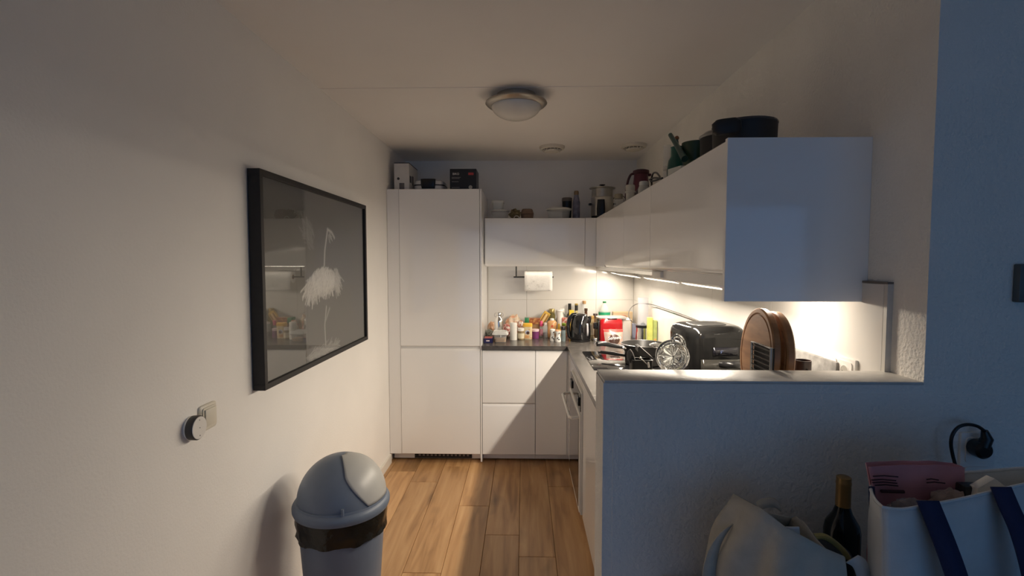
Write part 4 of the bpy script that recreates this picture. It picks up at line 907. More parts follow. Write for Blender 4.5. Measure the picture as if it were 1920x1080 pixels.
# grey stone board leaning along the wall
A1 = onX(1.948, 1487, 652); A2 = onX(1.948, 1568, 681)
t = thing('stone_board', 'grey stone-look serving board leaning along the tiles', 'board', (1.945, (A1[1]+A2[1])/2-.0, ZW)); hl = (A1[1]-A2[1])/2
hb = (A1[2]+A2[2])/2-ZW
B().box(-.007, .007, -hl, hl+.10, .0, hb, .003).xf(Matrix.Rotation(.03, 4, 'Y')).build('slab', flat('grey_stone', (.24, .235, .225), .5, var=.35, vscale=40), t)
Y = -2.225; xc, w_, _, zt = span(Y, 1491, 1512, 675, 697)
t = thing('dark_mug', 'dark mug between the round boards and the stone board', 'mug', (xc+.006, Y, RZ2+.004)); h = zt-RZ2-.004
B().lathe(shell([(.020, 0), (.022, .004), (.0225, h)], .002), 26).build('cup', flat('brown_black', (.05, .03, .028), .3), t)
B().tube(smooth_path([(-.0, -.021, h*.8), (-.0, -.036, h*.75), (-.0, -.036, h*.4), (-.0, -.021, h*.3)], 4), .003, 8).build('handle', flat('brown_black'), t)

# ================================================================== ON TOP OF THE CABINETS
TZ = ZD+2.0004
# white appliance box
Y = .06; xc, w_, _, zt = span(Y, 739, 767, 305, 354); h = zt-TZ
t = thing('appliance_box', 'white appliance carton with coffee machine picture on the tall cabinet', 'box', (xc, Y, TZ))
B().box(-w_/2, w_/2, 0, .30, 0, h, .001, 1).build('carton', flat('white_card', (.62, .60, .57), .5), t, smooth=0)
B().box(-w_/2-.0005, w_/2+.0005, -.0008, .301, h-.006, h+.001).build('dark_lid_band', flat('ink_black', (.03, .03, .035)), t, smooth=0)
B().lathe([(.010, 0), (.010, .001)], 20, M=Matrix.Translation((-w_*.22, 0, h*.42)) @ Matrix.Rotation(PI/2, 4, 'X')).build('lens_print', flat('ink_black'), t)
B().box(-w_*.16, w_*.18, -.001, .0, 0, h*.26, .0004, 1).build('machine_print', flat('print_grey_dark', (.13, .12, .12)), t)
B().box(w_/2, w_/2+.0008, .02, .08, h*.30, h*.55).build('side_print', flat('ink_black'), t, smooth=0); B().box(w_/2, w_/2+.0008, .10, .15, h*.25, h*.60).build('side_print', flat('ink_black'), t, smooth=0)
# waffle iron
Y = .10; xc, w_, _, zt = span(Y, 774, 832, 336, 354); a = w_/2; h = zt-TZ
t = thing('sandwich_maker', 'white and silver sandwich maker with black grip on the tall cabinet', 'sandwich maker', (xc, Y, TZ))
B().loft([(0, .11, .004, a*.86, .095, 5), (0, .11, .016, a*.97, .11, 5), (0, .11, h*.47, a*1.0, .112, 5)], 40).build('lower_shell', flat('appliance_white', (.66, .65, .62), .3), t)
B().loft([(0, .11, h*.55, a*1.0, .112, 5), (0, .11, h*.85, a*.96, .108, 5), (0, .11, h*1.0, a*.80, .09, 4)], 40).build('upper_shell', flat('appliance_white'), t)
B().loft([(0, .11, h*.46, a*1.02, .113, 5), (0, .11, h*.56, a*1.02, .113, 5)], 40).build('seam_band', BLACKP, t)
B().loft([(0, .0, h*.20, a*.42, .012, 4), (0, -.006, h*.5, a*.46, .016, 4), (0, -.002, h*1.0, a*.48, .014, 4), (0, .03, h*1.06, a*.46, .03, 4)], 32).build('grip', BLACKP, t)
for sx in (-.7, .7): B().lathe([(.010, 0), (.010, .006)], 14, (sx*a, .06, 0)).build('foot', BLACKP, t)
# black box with lettering
Y = .075; xc, w_, _, zt = span(Y, 843.5, 893, 316.5, 354); h = zt-TZ
t = thing('kitchenware_box', 'black carton with white lettering and red tag on the tall cabinet', 'box', (xc, Y, TZ))
B().box(-w_/2, w_/2, 0, .20, 0, h, .001, 1).build('carton', flat('box_black', (.012, .012, .013), .4), t, smooth=0)
text('BIKO', .022, flat('print_white', (.82, .80, .78)), t, (-w_*.27, -.0008, h*.76))
B().box(w_*.20, w_*.40, -.0012, 0, h*.71, h*.82).build('red_tag', flat('tag_red', (.45, .05, .05), .5), t, smooth=0)
for i, (z, l) in enumerate(((.60, .34), (.55, .30), (.40, .26), (.13, .30))): B().box(-w_*.43, -w_*.43+w_*l, -.001, 0, h*z-.0011, h*z+.0011).build('print_line', flat('print_grey', (.42, .41, .38)), t, smooth=0)
B().lathe([(.006, 0), (.014, .0006), (.014, .001), (.006, .0012)], 24, M=Matrix.Translation((w_*.28, 0, h*.14)) @ Matrix.Rotation(PI/2, 4, 'X') @ Matrix.Scale(1, 4)).build('lid_print', flat('print_grey'), t)
# back wall cabinet top
CZ = ZT-.0018
Y = .36; xc, w_, _, zt = span(Y, 919, 957, 394, 408); a = w_/2
zb = onY(Y, 935, 394)[2]
t = thing('glass_bowl', 'round glass bowl with white lid carrying the small tub', 'bowl', (xc, Y, CZ)); h = zb-CZ
B().lathe([(a*.62, 0), (a*.70, .003), (a*.92, h*.85)], 36, cap1=False).build('bowl', CLEARP, t)
B().lathe([(a*.92, h*.85), (a*1.0, h*.87), (a*.99, h*.96), (a*.90, h)], 36).build('lid', flat('lid_white', (.60, .60, .56), .35), t)
xc2, w2, _, zt2 = span(Y, 921.5, 944.5, 377, 394)
t = thing('white_tub', 'small white plastic tub with lid stacked on the glass bowl', 'tub', (xc2+.004, Y, zb+.0004)); h = zt2-zb
B().loft([(0, 0, 0, w2*.40, w2*.40, 5), (0, 0, h*.74, w2*.45, w2*.45, 5)], 32).build('body', flat('tub_milky', (.56, .57, .52), .35), t)
B().loft([(0, 0, h*.74, w2*.49, w2*.49, 5), (0, 0, h*.96, w2*.49, w2*.49, 5), (0, 0, h, w2*.45, w2*.45, 5)], 32).build('lid', flat('lid_white'), t)
o = bag('brown_cloth', 'crumpled olive brown cloth on the back wall cabinet', (span(.30, 952, 976, 390, 407)[0]+.008, .30), .040, (1.05, .7, .9), flat('olive_cloth', (.17, .13, .06), .9, var=.3), 31, .5, 'cloth', CZ)
Y = .33; xc, w_, _, zt = span(Y, 976, 1001, 391, 408)
t = thing('egg_carton', 'brown moulded carton on the back wall cabinet', 'carton', (xc, Y, CZ)); h = zt-CZ; a = w_/2
B().loft([(0, .05, 0, a*.86, .05, 4), (0, .05, h*.48, a*.98, .058, 4)], 32).build('base', flat('pulp_brown', (.24, .16, .11), .9, var=.15), t)
B().loft([(0, .05, h*.52, a*1.0, .058, 4), (0, .05, h*.90, a*.84, .05, 3.4), (0, .05, h, a*.7, .04, 3)], 32).build('lid', flat('pulp_brown'), t)
xr, wr_, _, zr = span(.27, 963, 974, 403, 408)
b = B(); b.tube([(.020*math.cos(q), 0, .004+.020*math.sin(q)) for q in np.linspace(0, PI, 14)], .0035, 8); tag(b.build('white_ring', flat('lid_white'), loc=(xr, .275, CZ-.001)), 'half of a pale plastic ring in front of the brown carton', 'ring')
Y = .34; xc, w_, _, zt = span(Y, 1024, 1073, 390, 408); a = w_/2; h = zt-CZ
t = thing('glass_dish', 'wide glass oven dish with pale lid beside the black tumbler', 'dish', (xc-.004, Y, CZ))
B().lathe([(a*.72, 0), (a*.78, .003), (a*.90, h*.80)], 40, cap1=False).build('dish', CLEARP, t)
B().lathe([(a*.92, h*.78), (a*1.0, h*.82), (a*.97, h*.92), (a*.75, h)], 40).build('lid', flat('lid_white'), t)
Y = .47; xc, w_, _, zt = span(Y, 1053.5, 1072.5, 371, 408); r = w_/2; h = zt-CZ
lathe_thing('black_tumbler', 'black insulated tumbler with grey lid', 'tumbler', (xc, Y, CZ), [('body', [(r*.80, 0), (r*.84, .004), (r*.98, h*.84)], BLACKP), ('lid', [(r*1.0, h*.84), (r*1.02, h*.86), (r*1.0, h*.97), (r*.9, h)], flat('lid_grey', (.16, .13, .11), .5))])
Y = .44; xc, w_, _, zt = span(Y, 1073.5, 1087.5, 358, 408); r = w_/2; h = zt-CZ
lathe_thing('patterned_flask', 'slim blue grey patterned water flask with brown cap', 'flask', (xc, Y, CZ), [('body', [(r*.94, 0), (r, .005), (r, h*.60), (r*.75, h*.76), (r*.58, h*.86)], flat('flask_pattern', (.20, .20, .27), .35, var=.6, vscale=30)), ('cap', [(r*.60, h*.86), (r*.64, h*.88), (r*.64, h*.97), (r*.5, h)], flat('cap_bronze', (.30, .21, .13), .3, metal=.6))])
# rice cooker in the corner
Y = .40; xc, w_, _, zt = span(Y, 1106, 1152, 350, 408); r = w_/2*.90; h = zt-CZ
t = thing('rice_cooker', 'steel rice cooker with black lid knob and control panel in the corner', 'rice cooker', (xc, Y, CZ))
B().lathe([(r*.90, .0), (r*.96, .01), (r*.96, .03)], 40).build('base_ring', BLACKP, t)
B().lathe([(r*.98, .03), (r*1.0, .036), (r*1.0, h*.66), (r*.96, h*.68)], 44).build('body', STEEL, t)
B().lathe([(r*.94, h*.68), (r*.94, h*.92), (r*1.16, h*.94), (r*1.18, h*.955), (r*1.10, h*.965)], 44).build('inner_pot', flat('pot_grey', (.46, .45, .41), .35, metal=.7), t)
B().lathe([(r*1.10, h*.962), (r*.8, h*.985), (r*.15, h*1.0)], 44).build('lid', flat('lid_smoke', (.05, .05, .05), .2), t)
B().lathe([(r*.14, h*.995), (r*.10, h*1.02), (r*.28, h*1.045), (r*.26, h*1.06), (.001, h*1.065)], 28).build('knob', BLACKP, t)
Mp = Matrix.Rotation(-.25, 4, 'Z')
B().loft([(0, -r*.99, h*.10, r*.36, .012, 3), (0, -r*1.01, h*.30, r*.38, .013, 3), (0, -r*.99, h*.58, r*.32, .012, 3)], 28, M=Mp).build('control_panel', BLACKP, t)
for sx in (-1, 1): B().box(sx*r*.95-.012, sx*r*.95+.012, -.02, .02, h*.44, h*.50, .004).xf(Matrix.Translation((sx*.012, 0, 0))).build('side_grip', BLACKP, t)
b = B(); b.tube(smooth_path([(r*.95, -.02, h*.62), (r*1.3, -.05, h*.72), (r*1.65, -.09, h*.68), (r*1.9, -.14, h*.50), (r*2.0, -.16, .01)], 5), .003, 8); b.build('cord', BLACKP, t)
# right hand wall cabinets
def rtop(name, lab, cat, X, px, w_px, y0, prof_parts, group=None):
    """a round vessel standing on the right cabinets at depth given by its x plane"""
    p = onX(X, px, y0); Y = p[1]; r = (onY(Y, px+w_px/2, y0)[0]-onY(Y, px-w_px/2, y0)[0])/2; h = p[2]-CZ
    t = thing(name, lab, cat, (X, Y, CZ), group=group)
    for nm, pf, m in prof_parts(r, h): B().lathe(pf, 32).build(nm, m, t)
    return t, r, h, Y
t, r, h, Y = rtop('storage_jar', 'squat glass jar with pale lid beside the rice cooker', 'jar', 1.75, 1160, 17, 364, lambda r, h: [('body', [(r*.95, 0), (r, .004), (r, h*.72), (r*.8, h*.80)], CLEARP), ('lid', [(r*.92, h*.80), (r*.94, h*.97), (r*.85, h)], flat('lid_tan', (.34, .30, .22), .5))])
o = bag('green_packet', 'small dark green packet behind the white mug', (1.80, onX(1.80, 1171, 366)[1]), .045, (.6, .6, 1.2), flat('green_foil', (.02, .10, .035), .3, var=.3), 41, .3, 'packet', CZ)
t, r, h, Y = rtop('purple_jug', 'dark purple thermos jug with flat lid on the right wall cabinets', 'jug', 1.80, 1202, 30, 318, lambda r, h: [('body', [(r*.80, 0), (r*.85, .005), (r*.95, h*.35), (r*1.0, h*.60), (r*.85, h*.88)], flat('aubergine', (.085, .012, .030), .3)), ('lid', [(r*.88, h*.88), (r*1.02, h*.90), (r*1.0, h*.97), (r*.6, h)], flat('aubergine_dark', (.05, .010, .018), .35))])
b = B(); b.tube(smooth_path([(-r*.7, 0, h*.90), (-r*1.25, 0, h*.88), (-r*1.65, 0, h*.70), (-r*1.85, 0, h*.40), (-r*1.7, 0, h*.25), (-r*.9, 0, h*.22)], 5), .008, 10); b.build('handle', flat('aubergine_dark'), t)
B().box(r*.7, r*1.25, -.012, .012, h*.84, h*.90, .004).build('spout', flat('aubergine_dark'), t)
t, r, h, Y = rtop('white_mug', 'white mug with saucer lid on the right wall cabinets', 'mug', 1.665, 1182, 17, 347, lambda r, h: [('body', [(r*.85, 0), (r*.9, .004), (r*.95, h*.62)], flat('mug_white', (.50, .49, .44), .4)), ('lid', [(r*1.15, h*.62), (r*1.18, h*.68), (r*1.0, h*.72), (r*1.0, h*.96), (r*.9, h)], flat('mug_white'))])
t, r, h, Y = rtop('white_canister', 'rounded white canister lying low on the right wall cabinets', 'canister', 1.655, 1207, 20, 340, lambda r, h: [('body', [(r*.9, 0), (r, .004), (r, h*.55), (r*.8, h*.75)], flat('mug_white')), ('lid', [(r*.8, h*.75), (r*.86, h*.80), (r*.80, h*.97), (r*.6, h)], flat('lid_white'))])
k = Vector(onX(1.725, 1194, 356)); k.z = CZ
b = B(); pts = smooth_path([Vector((0, .06, .01)), Vector((0, .05, .06)), Vector((.01, .02, .095)), Vector((.02, -.03, .11)), Vector((.03, -.07, .07)), Vector((.03, -.085, .012))], 8)
b.tube(pts, [.012+.0015*(i % 2) for i in range(len(pts))], 12); tag(b.build('corrugated_hose', flat('hose_dark', (.06, .045, .05), .5), loc=k), 'short dark corrugated hose arched between the mug and the canister', 'hose')
# black wire stand
k = Vector(onX(1.70, 1228, 345)); k.z = CZ
t = thing('wire_stand', 'black curved wire stand on the right wall cabinets', 'stand', k)
q = lambda x, y: Vector(onX(1.70, x, y))-k
for P in ([q(1222, 347), q(1222, 334), q(1225, 325), q(1231, 324), q(1237, 331), q(1241, 338)], [q(1218, 337), q(1226, 333.5), q(1236, 334), q(1242, 334)], [q(1220, 340), q(1230, 338), q(1240, 334)]):
    P[0].z = max(P[0].z, .004); B().tube(smooth_path(P, 5), .005, 8).build('wire', BLACKP, t)
B().tube([q(1222, 347)*1.0, Vector((q(1222, 347).x, q(1222, 347).y, .003))], .005, 8).build('foot', BLACKP, t); B().tube([q(1241, 338), Vector((q(1241, 338).x, q(1241, 338).y, .003))], .005, 8).build('foot', BLACKP, t)
# clear pitcher, teal can, green bowl
t, r, h, Y = rtop('clear_pitcher', 'narrow clear plastic pitcher beside the teal can', 'pitcher', 1.80, 1251, 14, 273, lambda r, h: [('body', [(r*.9, 0), (r, .004), (r*1.0, h*.97), (r*1.06, h)], CLEARP), ('band', [(r*1.03, h*.55), (r*1.05, h*.58), (r*1.03, h*.60)], flat('lid_white'))])
t, r, h, Y = rtop('teal_can', 'teal watering can with long spout on the right wall cabinets', 'watering can', 1.80, 1270, 36, 276, lambda r, h: [('body', [(r*.95, 0), (r, .006), (r, h*.55), (r*.90, h*.72), (r*.66, h*.80), (r*.64, h*.97), (r*.70, h)], flat('teal_plastic', (.010, .085, .068), .3, var=.1))])
b = B(); sp = [Vector(onX(1.755, *q_))-Vector((1.80, Y, CZ)) for q_ in ((1284, 298), (1275, 283), (1266, 268), (1257, 253))]
b.tube(sp, [.016, .013, .011, .011], 12); b.build('spout', flat('teal_dark', (.012, .060, .052), .35), t)
B().ball(Vector(onX(1.80, 1269, 259))-Vector((1.80, Y, CZ)), .012, 2).build('knob', flat('copper_knob', (.20, .085, .035), .4), t)
B().tube([Vector(onX(1.80, 1269, 261))-Vector((1.80, Y, CZ)), Vector(onX(1.80, 1271, 277))-Vector((1.80, Y, CZ))], .007, 8).build('stem', flat('teal_dark'), t)
t, r, h, Y2 = rtop('green_bowl', 'dark green mixing bowl behind the black pots', 'bowl', 1.83, 1304, 50, 268, lambda r, h: [('body', shell([(r*.55, 0), (r*.62, .006), (r*.9, h*.5), (r*1.0, h)], .003), flat('green_enamel', (.022, .050, .028), .25))])
b = B().box(-.030, .030, -.045, .045, 0, .036, .004); k = onX(1.645, 1276, 310); tag(b.build('pale_tub', flat('tub_milky'), loc=(1.645, k[1], CZ), rot=(0, 0, .3)), 'small pale flat tub at the cabinet edge below the teal can', 'tub')
# black pots
t, r, h, Y = rtop('black_pot', 'black cooking pot with a steel edged lid standing behind the wide pot', 'pot', 1.84, 1352, 76, 250, lambda r, h: [('body', [(r*.90, 0), (r*.95, .006), (r*.98, h*.90)], BLACKM), ('rim', [(r*1.0, h*.90), (r*1.04, h*.92), (r*1.02, h*.95)], flat('rim_grey')), ('lid', [(r*.98, h*.95), (r*.8, h*1.02), (r*.2, h*1.06)], BLACKG)])
t, r, h, Y = rtop('wide_pot', 'wide black pot with a broad oval handle at the cabinet end', 'pot', 1.745, 1396, 114, 233, lambda r, h: [('body', [(r*.93, 0), (r*.97, .005), (r, h*.93)], BLACKM), ('rim', [(r*1.0, h*.93), (r*1.02, h*.95), (r*1.0, h*1.0), (r*.96, h*1.0)], flat('pot_rim', (.05, .05, .055), .2)), ('lid', [(r*.95, h*.96), (r*.6, h*1.0), (.001, h*1.01)], BLACKG)])
hc = Vector(onY(-2.215, 1364, 237))-Vector((1.745, Y, CZ))
B().loft([(0, 0, -.008, .034, .014, 2.6), (0, 0, 0, .042, .018, 2.6), (0, 0, .026, .042, .018, 2.6), (0, 0, .035, .030, .013, 2.6)], 32, M=Matrix.Translation(hc+Vector((0, 0, -.014))) @ Matrix.Rotation(-.12, 4, 'Y')).build('handle', BLACKM, t)
B().tube([hc, Vector((hc.x*.4, hc.y*.4, h*.8))], .012, 10).build('handle_arm', BLACKM, t)

# ================================================================== PEDAL BIN
BX, BY = .262, -1.70
t = thing('dome_bin', 'grey blue dustbin with dome swing lid and black liner by the left wall', 'dustbin', (BX, BY, 0))
BING = flat('bin_grey', (.145, .18, .24), .42, var=.03, bump=.03); BINF = flat('bin_flap_lit', (.44, .44, .42), .36, var=.03)  # flap grey is raised: the light it catches from the right is in the colour
B().lathe([(.135, 0), (.140, .006), (.174, .50), (.176, .528)], 64).build('body', BING, t)
# liner folded over the rim, crumpled
rows = []
for j in range(9):
    v = j/8; ring = []
    for i in range(97):
        a = 2*PI*i/96; n_ = mnoise.noise((math.cos(a)*5, math.sin(a)*5, v*2.2)); n2 = mnoise.noise((math.cos(a)*13, math.sin(a)*13, v*4+9))
        ring.append(Vector(((.183+.010*n_*v+.005*n2*v-.004*v)*math.cos(a), (.183+.010*n_*v+.005*n2*v-.004*v)*math.sin(a), .523-v*(.098+.018*mnoise.noise((math.cos(a)*2.2, math.sin(a)*2.2, 4))))))
    rows.append(ring)
b = B(); b.grid(rows); b.build('liner', flat('liner_black', (.010, .011, .010), .16, var=.2, bump=.35, bscale=35), t, smooth=50)
B().lathe([(.176, .516), (.190, .518), (.194, .528), (.194, .542), (.188, .552), (.182, .557), (.180, .565), (.174, .565), (.174, .518)], 72).build('lid_rim', BING, t)
# dome: sphere cap, with a flap patch facing right and forward
DZ, DR, DH = .556, .176, .178; fa = math.radians(-12)
def dome(a, e, k=1.): return Vector((DR*k*math.cos(e)*math.cos(a), DR*k*math.cos(e)*math.sin(a), DZ+DH*k*math.sin(e)))
nA, nE = 96, 28
b = B(); b.rings([[dome(2*PI*i/nA, e) for i in range(nA)] for e in np.linspace(0, PI/2-.02, nE)], False, True); b.build('dome', BING, t, smooth=60)
rows = []
for e in np.linspace(.06, PI/2-.10, 24):
    hwid = .90 if e > .80 else .90-.48*(1-(e-.06)/.74)**1.3
    hwid = min(hwid+.0*e, 1.2)
    rows.append([dome(fa+q*hwid, e, 1.016) for q in np.linspace(-1, 1, 24)])
b = B(); b.grid(rows); b.build('swing_flap', BINF, t, smooth=60, solid=.004)
B().tube([dome(fa-1.0, .02, 1.03), dome(fa-1.0, .16, 1.04)], .006, 8).build('hinge_post', BING, t); B().tube([dome(fa+1.0, .02, 1.03), dome(fa+1.0, .16, 1.04)], .006, 8).build('hinge_post', BING, t)

# ================================================================== SIDEBOARD WITH BAGS (living room side of the half wall)
SZ = .76
t = thing('sideboard', 'low plain wooden sideboard standing against the half wall, carrying the bags', 'sideboard', (1.98, YF-.24, 0))
B().box(-.62, .66, -.24, .225, SZ-.03, SZ, .003).build('top', WOODB, t)
B().box(-.60, .64, -.19, .22, .10, SZ-.03).build('carcass', CARC, t, smooth=0)
for x0 in (-.60, .022): 
    dd = B().box(x0+.002, x0+.616, -.208, -.191, .104, SZ-.034, .002).build('door', CARC, t); B().box(x0+.30, x0+.33, -.222, -.207, .55, .57, .003).build('knob', STEEL, dd)
for sx in (-.55, .59):
    for sy in (-.15, .18): B().box(sx-.02, sx+.02, sy-.02, sy+.02, 0, .10).build('leg', WOODB, t, smooth=0)
CANV = flat('canvas_cream', (.48, .45, .38), .9, var=.08, vscale=40, bump=.15, bscale=300)
CANW = flat('canvas_white', (.62, .63, .62), .8, var=.05, vscale=30, bump=.1, bscale=300)
NAVY = flat('webbing_navy', (.020, .024, .075), .8, var=.1, bump=.2, bscale=400)
# cream tote
YA, YC = -2.825, -2.60            # front and back of the tote
k = Vector((onY(YA, 1490, 1000)[0], (YA+YC)/2, SZ+.0005))
t = thing('cream_tote', 'slouching cream canvas tote bag with one strap folded out', 'tote bag', k)
front_rim = [(1376, 926), (1400, 939), (1430, 955), (1475, 990), (1510, 1008), (1545, 1027), (1590, 1046), (1618, 1056)]
back_rim = [(1378, 934), (1405, 955), (1440, 962), (1490, 972), (1520, 968), (1556, 980), (1590, 1012), (1616, 1052)]
def rimpts(L_, Y0, dy): return [Vector(onY(Y0-.11*i/(len(L_)-1)+dy*math.sin(PI*i/(len(L_)-1)), *q)) for i, q in enumerate(L_)]
fr_p = rimpts(front_rim, -2.71, -.07); bk_p = rimpts(back_rim, -2.69, .08)
loop = fr_p+list(reversed(bk_p))[1:-1]
def resample(P, n):
    P = P+[P[0]]; L_ = [0]
    for a_, b_ in zip(P[:-1], P[1:]): L_.append(L_[-1]+(b_-a_).length)
    out = []
    for i in range(n):
        s_ = L_[-1]*i/n; j = max(q for q in range(len(L_)) if L_[q] <= s_+1e-9); j = min(j, len(P)-2)
        u = (s_-L_[j])/max(L_[j+1]-L_[j], 1e-6); out.append(P[j].lerp(P[j+1], u))
    return out
N_ = 80; rim = resample(loop, N_); cen = sum(rim, Vector())/N_
rows = []
for j in range(15):
    v = j/14; row = []
    for i in range(N_):
        p = rim[i]; base = Vector((k.x+(p.x-cen.x)*.95, k.y+(p.y-cen.y)*1.10, SZ+.004))
        q = p.lerp(base, v)
        bul = .020*math.sin(PI*v)
        d_ = Vector((p.x-cen.x, p.y-cen.y, 0)).normalized()
        fold = .034*math.sin(PI*min(v*1.3, 1))*mnoise.noise((i*.22+v*1.4, v*1.5, 3.3))
        q += d_*(bul+fold); q.x = min(q.x, 1.600); row.append(q-k)
    rows.append(row+[row[0]])
b = B(); b.grid(rows); b.bm.faces.new([b.bm.verts.new(p+Vector((0, 0, -.002))) for p in rows[-1][:-1]])
b.build('bag_body', CANV, t, smooth=60, solid=.003)
def strap(P, w_dir, wd, m, parent, k, name='strap', th=.003):
    P = smooth_path(P, 6); b = B(); b.grid([[p-k-w_dir*wd/2, p-k+w_dir*wd/2] for p in P]); return b.build(name, m, parent, smooth=60, solid=th)
strap([Vector(onY(-2.73, *q)) for q in ((1384, 975), (1362, 992), (1342, 1022), (1331, 1060), (1329, 1100), (1335, 1150))], Vector((.8, 0, .6)).normalized(), .034, CANV, t, k)
strap([Vector(onY(-2.80, *q)) for q in ((1484, 988), (1486, 1030), (1480, 1090), (1478, 1140))], Vector((1, 0, 0)), .028, CANW, t, k)
strap([Vector(onY(-2.83, *q)) for q in ((1598, 1048), (1612, 1058), (1620, 1085), (1622, 1120))], Vector((.8, 0, .5)).normalized(), .026, CANW, t, k)
strap([Vector(onY(-2.64, *q)) for q in ((1420, 950), (1432, 944), (1450, 942), (1462, 950))], Vector((0, .6, .8)).normalized(), .020, CANV, t, k)
# dark bowl / black thing inside the tote, with a yellow band
kk = Vector(onY(-2.70, 1545, 1030))
t = thing('black_roll', 'dark round object with a yellow band inside the cream tote', 'container', (kk.x, kk.y, SZ+.008))
hh = kk.z-SZ-.008
Mz = Matrix.Translation((0, 0, 0))
B().lathe([(.050, 0), (.054, .006), (.055, hh*.90), (.048, hh)], 36).build('body', BLACKM, t)
b = B(); b.tube(smooth_path([Vector(onY(-2.735, *q))-Vector((kk.x, kk.y, SZ+.008)) for q in ((1526, 1006), (1545, 1006), (1565, 1018), (1582, 1034), (1590, 1046))], 5), .006, 10); b.build('yellow_band', flat('band_yellow', (.42, .36, .13), .5), t)
# wine bottle
Yw = -2.585; xc, w_, _, zt = span(Yw, 1564, 1594, 893, 1080)
t = thing('wine_bottle', 'dark wine bottle with gold foil neck between the two bags', 'wine bottle', (xc, Yw, SZ)); h = zt-SZ
zn = onY(Yw, 1579, 948)[2]-SZ; zsh = onY(Yw, 1579, 985)[2]-SZ
B().lathe([(.034, 0), (.037, .004), (.0375, zsh-.012), (.034, zsh+.006), (.020, zsh+.030), (.0150, zn), (.0140, h-.004)], 36).build('glass_body', flat('bottle_dark', (.010, .012, .010), .08), t)
B().lathe([(.0156, zn), (.0152, h*.93), (.0158, h*.94), (.0158, h*.955), (.0152, h*.96), (.0150, h-.002), (.012, h)], 30).build('foil_capsule', flat('foil_gold', (.36, .22, .08), .4, metal=.5, var=.15), t)
# big canvas bag with navy straps
rim_px = [(1655, 951, -2.88), (1690, 955, -2.885), (1740, 947, -2.88), (1800, 936, -2.87), (1860, 922, -2.86), (1920, 908, -2.84), (1975, 896, -2.82), (1990, 888, -2.79), (1985, 880, -2.755),
          (1920, 878, -2.745), (1840, 884, -2.745), (1760, 890, -2.75), (1690, 898, -2.755), (1648, 903, -2.76), (1633, 914, -2.785), (1640, 936, -2.845)]
rimv = resample(smooth_path([Vector(onY(q[2], q[0], q[1])) for q in rim_px+rim_px[:1]], 6)[:-1], 96)
cen = sum(rimv, Vector())/96; Zr = cen.z
k = Vector((cen.x, cen.y, SZ+.0005))
t = thing('canvas_bag', 'big white canvas shopping bag with navy blue straps', 'shopping bag', k)
def bag_pt(p, v, i):
    q = Vector((cen.x+(p.x-cen.x)*(1-.02*v), cen.y+(p.y-cen.y)*(1+.18*math.sin(PI*v*.6)), p.z+(SZ+.003-p.z)*v))
    return q+Vector((0, .008*mnoise.noise((i*.12, v*3, 8))*math.sin(PI*v), 0))
rows = [[bag_pt(p, j/14, i)-k for i, p in enumerate(rimv)] for j in range(15)]
rows = [r_+[r_[0]] for r_ in rows]
b = B(); b.grid(rows); b.bm.faces.new([b.bm.verts.new(p) for p in rows[-1][:-1]]); b.build('bag_body', CANW, t, smooth=60, solid=.003)
b = B(); b.tube(rows[0][:-1], .0028, 8, close=True); b.build('piping', CANW, t)
def strap_px(P, wd, name='strap'):
    L_ = [Vector(onY(y_, x_, p_)) for x_, p_, y_ in P]
    b = B(); rows_ = [[a_-k-Vector((wd/2, 0, -.004)), a_-k+Vector((wd/2, 0, .004))] for a_ in smooth_path(L_, 5)]; b.grid(rows_); b.build(name, NAVY, t, smooth=60, solid=.003)
strap_px([(1739, 943, -2.889), (1752, 975, -2.899), (1770, 1020, -2.912), (1790, 1075, -2.922), (1806, 1130, -2.925), (1816, 1200, -2.92)], .036)
strap_px([(1876, 917, -2.868), (1892, 955, -2.880), (1912, 1000, -2.893), (1930, 1060, -2.902), (1942, 1120, -2.905), (1948, 1200, -2.90)], .034)
strap_px([(1634, 916, -2.792), (1636, 960, -2.80), (1644, 1010, -2.81), (1655, 1080, -2.82), (1664, 1150, -2.82)], .010, 'side_strap')
# pink paper bag inside
kp = Vector(onY(-2.775, 1720, 905))
t = thing('pink_paper_bag', 'pink paper bag with dark print sticking out of the canvas bag', 'paper bag', (kp.x, kp.y, SZ+.03))
k2 = Vector((kp.x, kp.y, SZ+.03)); P4 = [(1628, 875), (1722, 871), (1808, 876)]
top = [Vector(onY(-2.775+.006*i, *q)) for i, q in enumerate(P4)]; bot = [Vector((p.x*.75+kp.x*.25, p.y, SZ+.03)) for p in top]
rows = []
for j in range(9):
    v = j/8; tp = smooth_path(top, 8); bt = smooth_path(bot, 8)
    rows.append([a_.lerp(b_, v)-k2+Vector((0, .008*mnoise.noise((i*.3, v*3, 2))-.012*math.sin(PI*min(v*2, 1)), 0)) for i, (a_, b_) in enumerate(zip(tp, bt))])
PINK = flat('pink_paper', (.52, .24, .27), .7, var=.1)
b = B(); b.grid(rows); b.grid([[p+Vector((0, .020*(1 if 0 < i < 16 else .2), 0)) for i, p in enumerate(r_)] for r_ in rows]); b.build('paper', PINK, t, smooth=60, solid=.001)
INK = flat('print_maroon', (.06, .02, .025), .7)
yb = -2.788
for x0, x1, y in ((1637, 1684, 893), (1634, 1680, 900), (1636, 1682, 905), (1641, 1684, 910), (1738, 1760, 899), (1738, 1772, 905)):
    a_ = Vector(onY(yb, x0, y))-k2; c_ = Vector(onY(yb, x1, y+1))-k2
    b = B(); b.tube([a_, (a_+c_)/2+Vector((0, .004, 0)), c_], .0013, 5); b.build('print_line', INK, t)
a_ = Vector(onY(yb, 1652, 921))-k2; c_ = Vector(onY(yb, 1695, 922))-k2; B().tube([a_, c_], .0030, 6).build('print_line', INK, t)
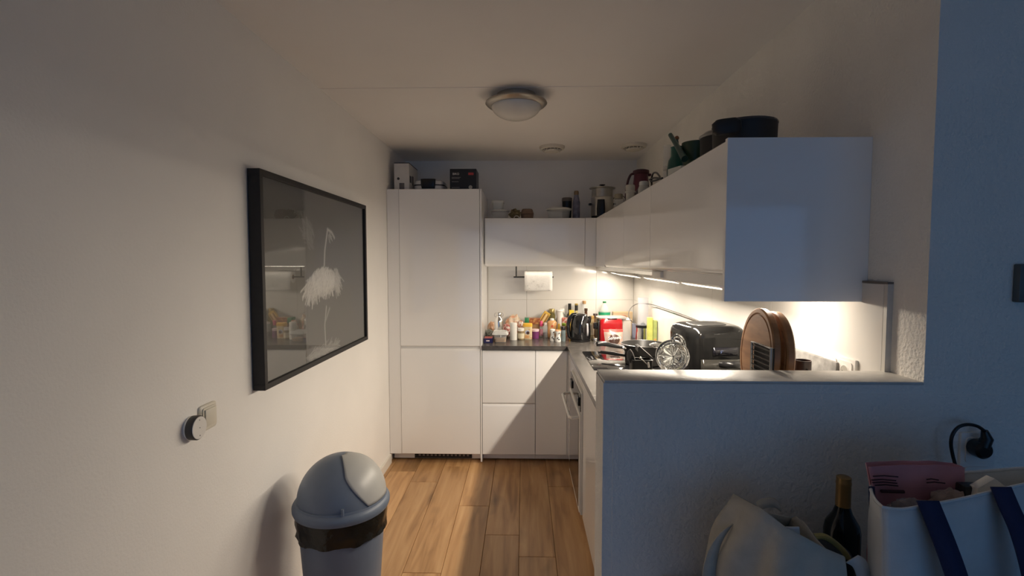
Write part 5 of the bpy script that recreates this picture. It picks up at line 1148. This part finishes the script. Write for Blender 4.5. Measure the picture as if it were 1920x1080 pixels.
# crumpled clear wrapper and other shopping inside the bag
kw = Vector(onY(-2.815, 1705, 937)); o = B().ball((0, 0, 0),     .05, 4, (.85, .28, .62), .35, 51, 3.); o = o.build('film_wrapper', flat('film_clear', (.52, .46, .44), .15, alpha=.45, var=.2), loc=(kw.x, kw.y, kw.z-.03)); tag(o, 'crumpled clear wrapper in front of the pink paper bag', 'wrapper')
kw = Vector(onY(-2.80, 1778, 922)); o = B().ball((0, 0, 0), .045, 4, (.8, .28, .75), .3, 57, 3.); o = o.build('brown_wrapper', flat('film_taupe', (.36, .26, .22), .4, var=.3), loc=(kw.x, kw.y, kw.z-.03)); tag(o, 'taupe paper wrapper between the pink bag and the navy strap', 'wrapper')
kw = Vector(onY(-2.80, 1858, 910))
b = B(); b.prism([(-.035, -.10), (.025, -.10), (.028, .0), (-.004, .016), (-.034, -.006)], 1, -.008, .008, .001); tag(b.build('receipt_card', flat('card_white', (.66, .63, .58), .7), loc=kw, rot=(0, .15, .1)), 'pale folded card sticking out of the canvas bag', 'card')
kw = Vector(onY(-2.79, 1822, 915)); tag(B().box(-.022, .022, -.012, .012, -.12, .008, .004).build('dark_pouch', flat('pouch_black', (.02, .02, .022), .4), loc=kw), 'black pouch in the canvas bag behind the folded card', 'pouch')
# clear bag of groceries in front of the canvas bag
kg = Vector((onY(-2.925, 1850, 1050)[0], -2.945, SZ+.0005))
t = thing('produce_bag', 'clear plastic bag of red and green groceries before the canvas bag', 'produce bag', kg)
b = B().ball((0, 0, 0), .1, 4, (.85, .16, 1.15), .25, 63, 2.6); zmn = min(v.co.z for v in b.bm.verts)
for v in b.bm.verts: v.co.z -= zmn
b.build('film', flat('film_clear2', (.60, .66, .72), .08, alpha=.22, var=.2), t, smooth=60)
B().ball((-.035, 0, .085), .036, 3, (1, .38, .9)).build('red_pepper', flat('pepper_red', (.36, .03, .02), .3), t)
B().ball((.035, 0, .10), .04, 3, (1, .34, .9), .2, 4).build('green_pepper', flat('pepper_green', (.04, .16, .07), .35), t)
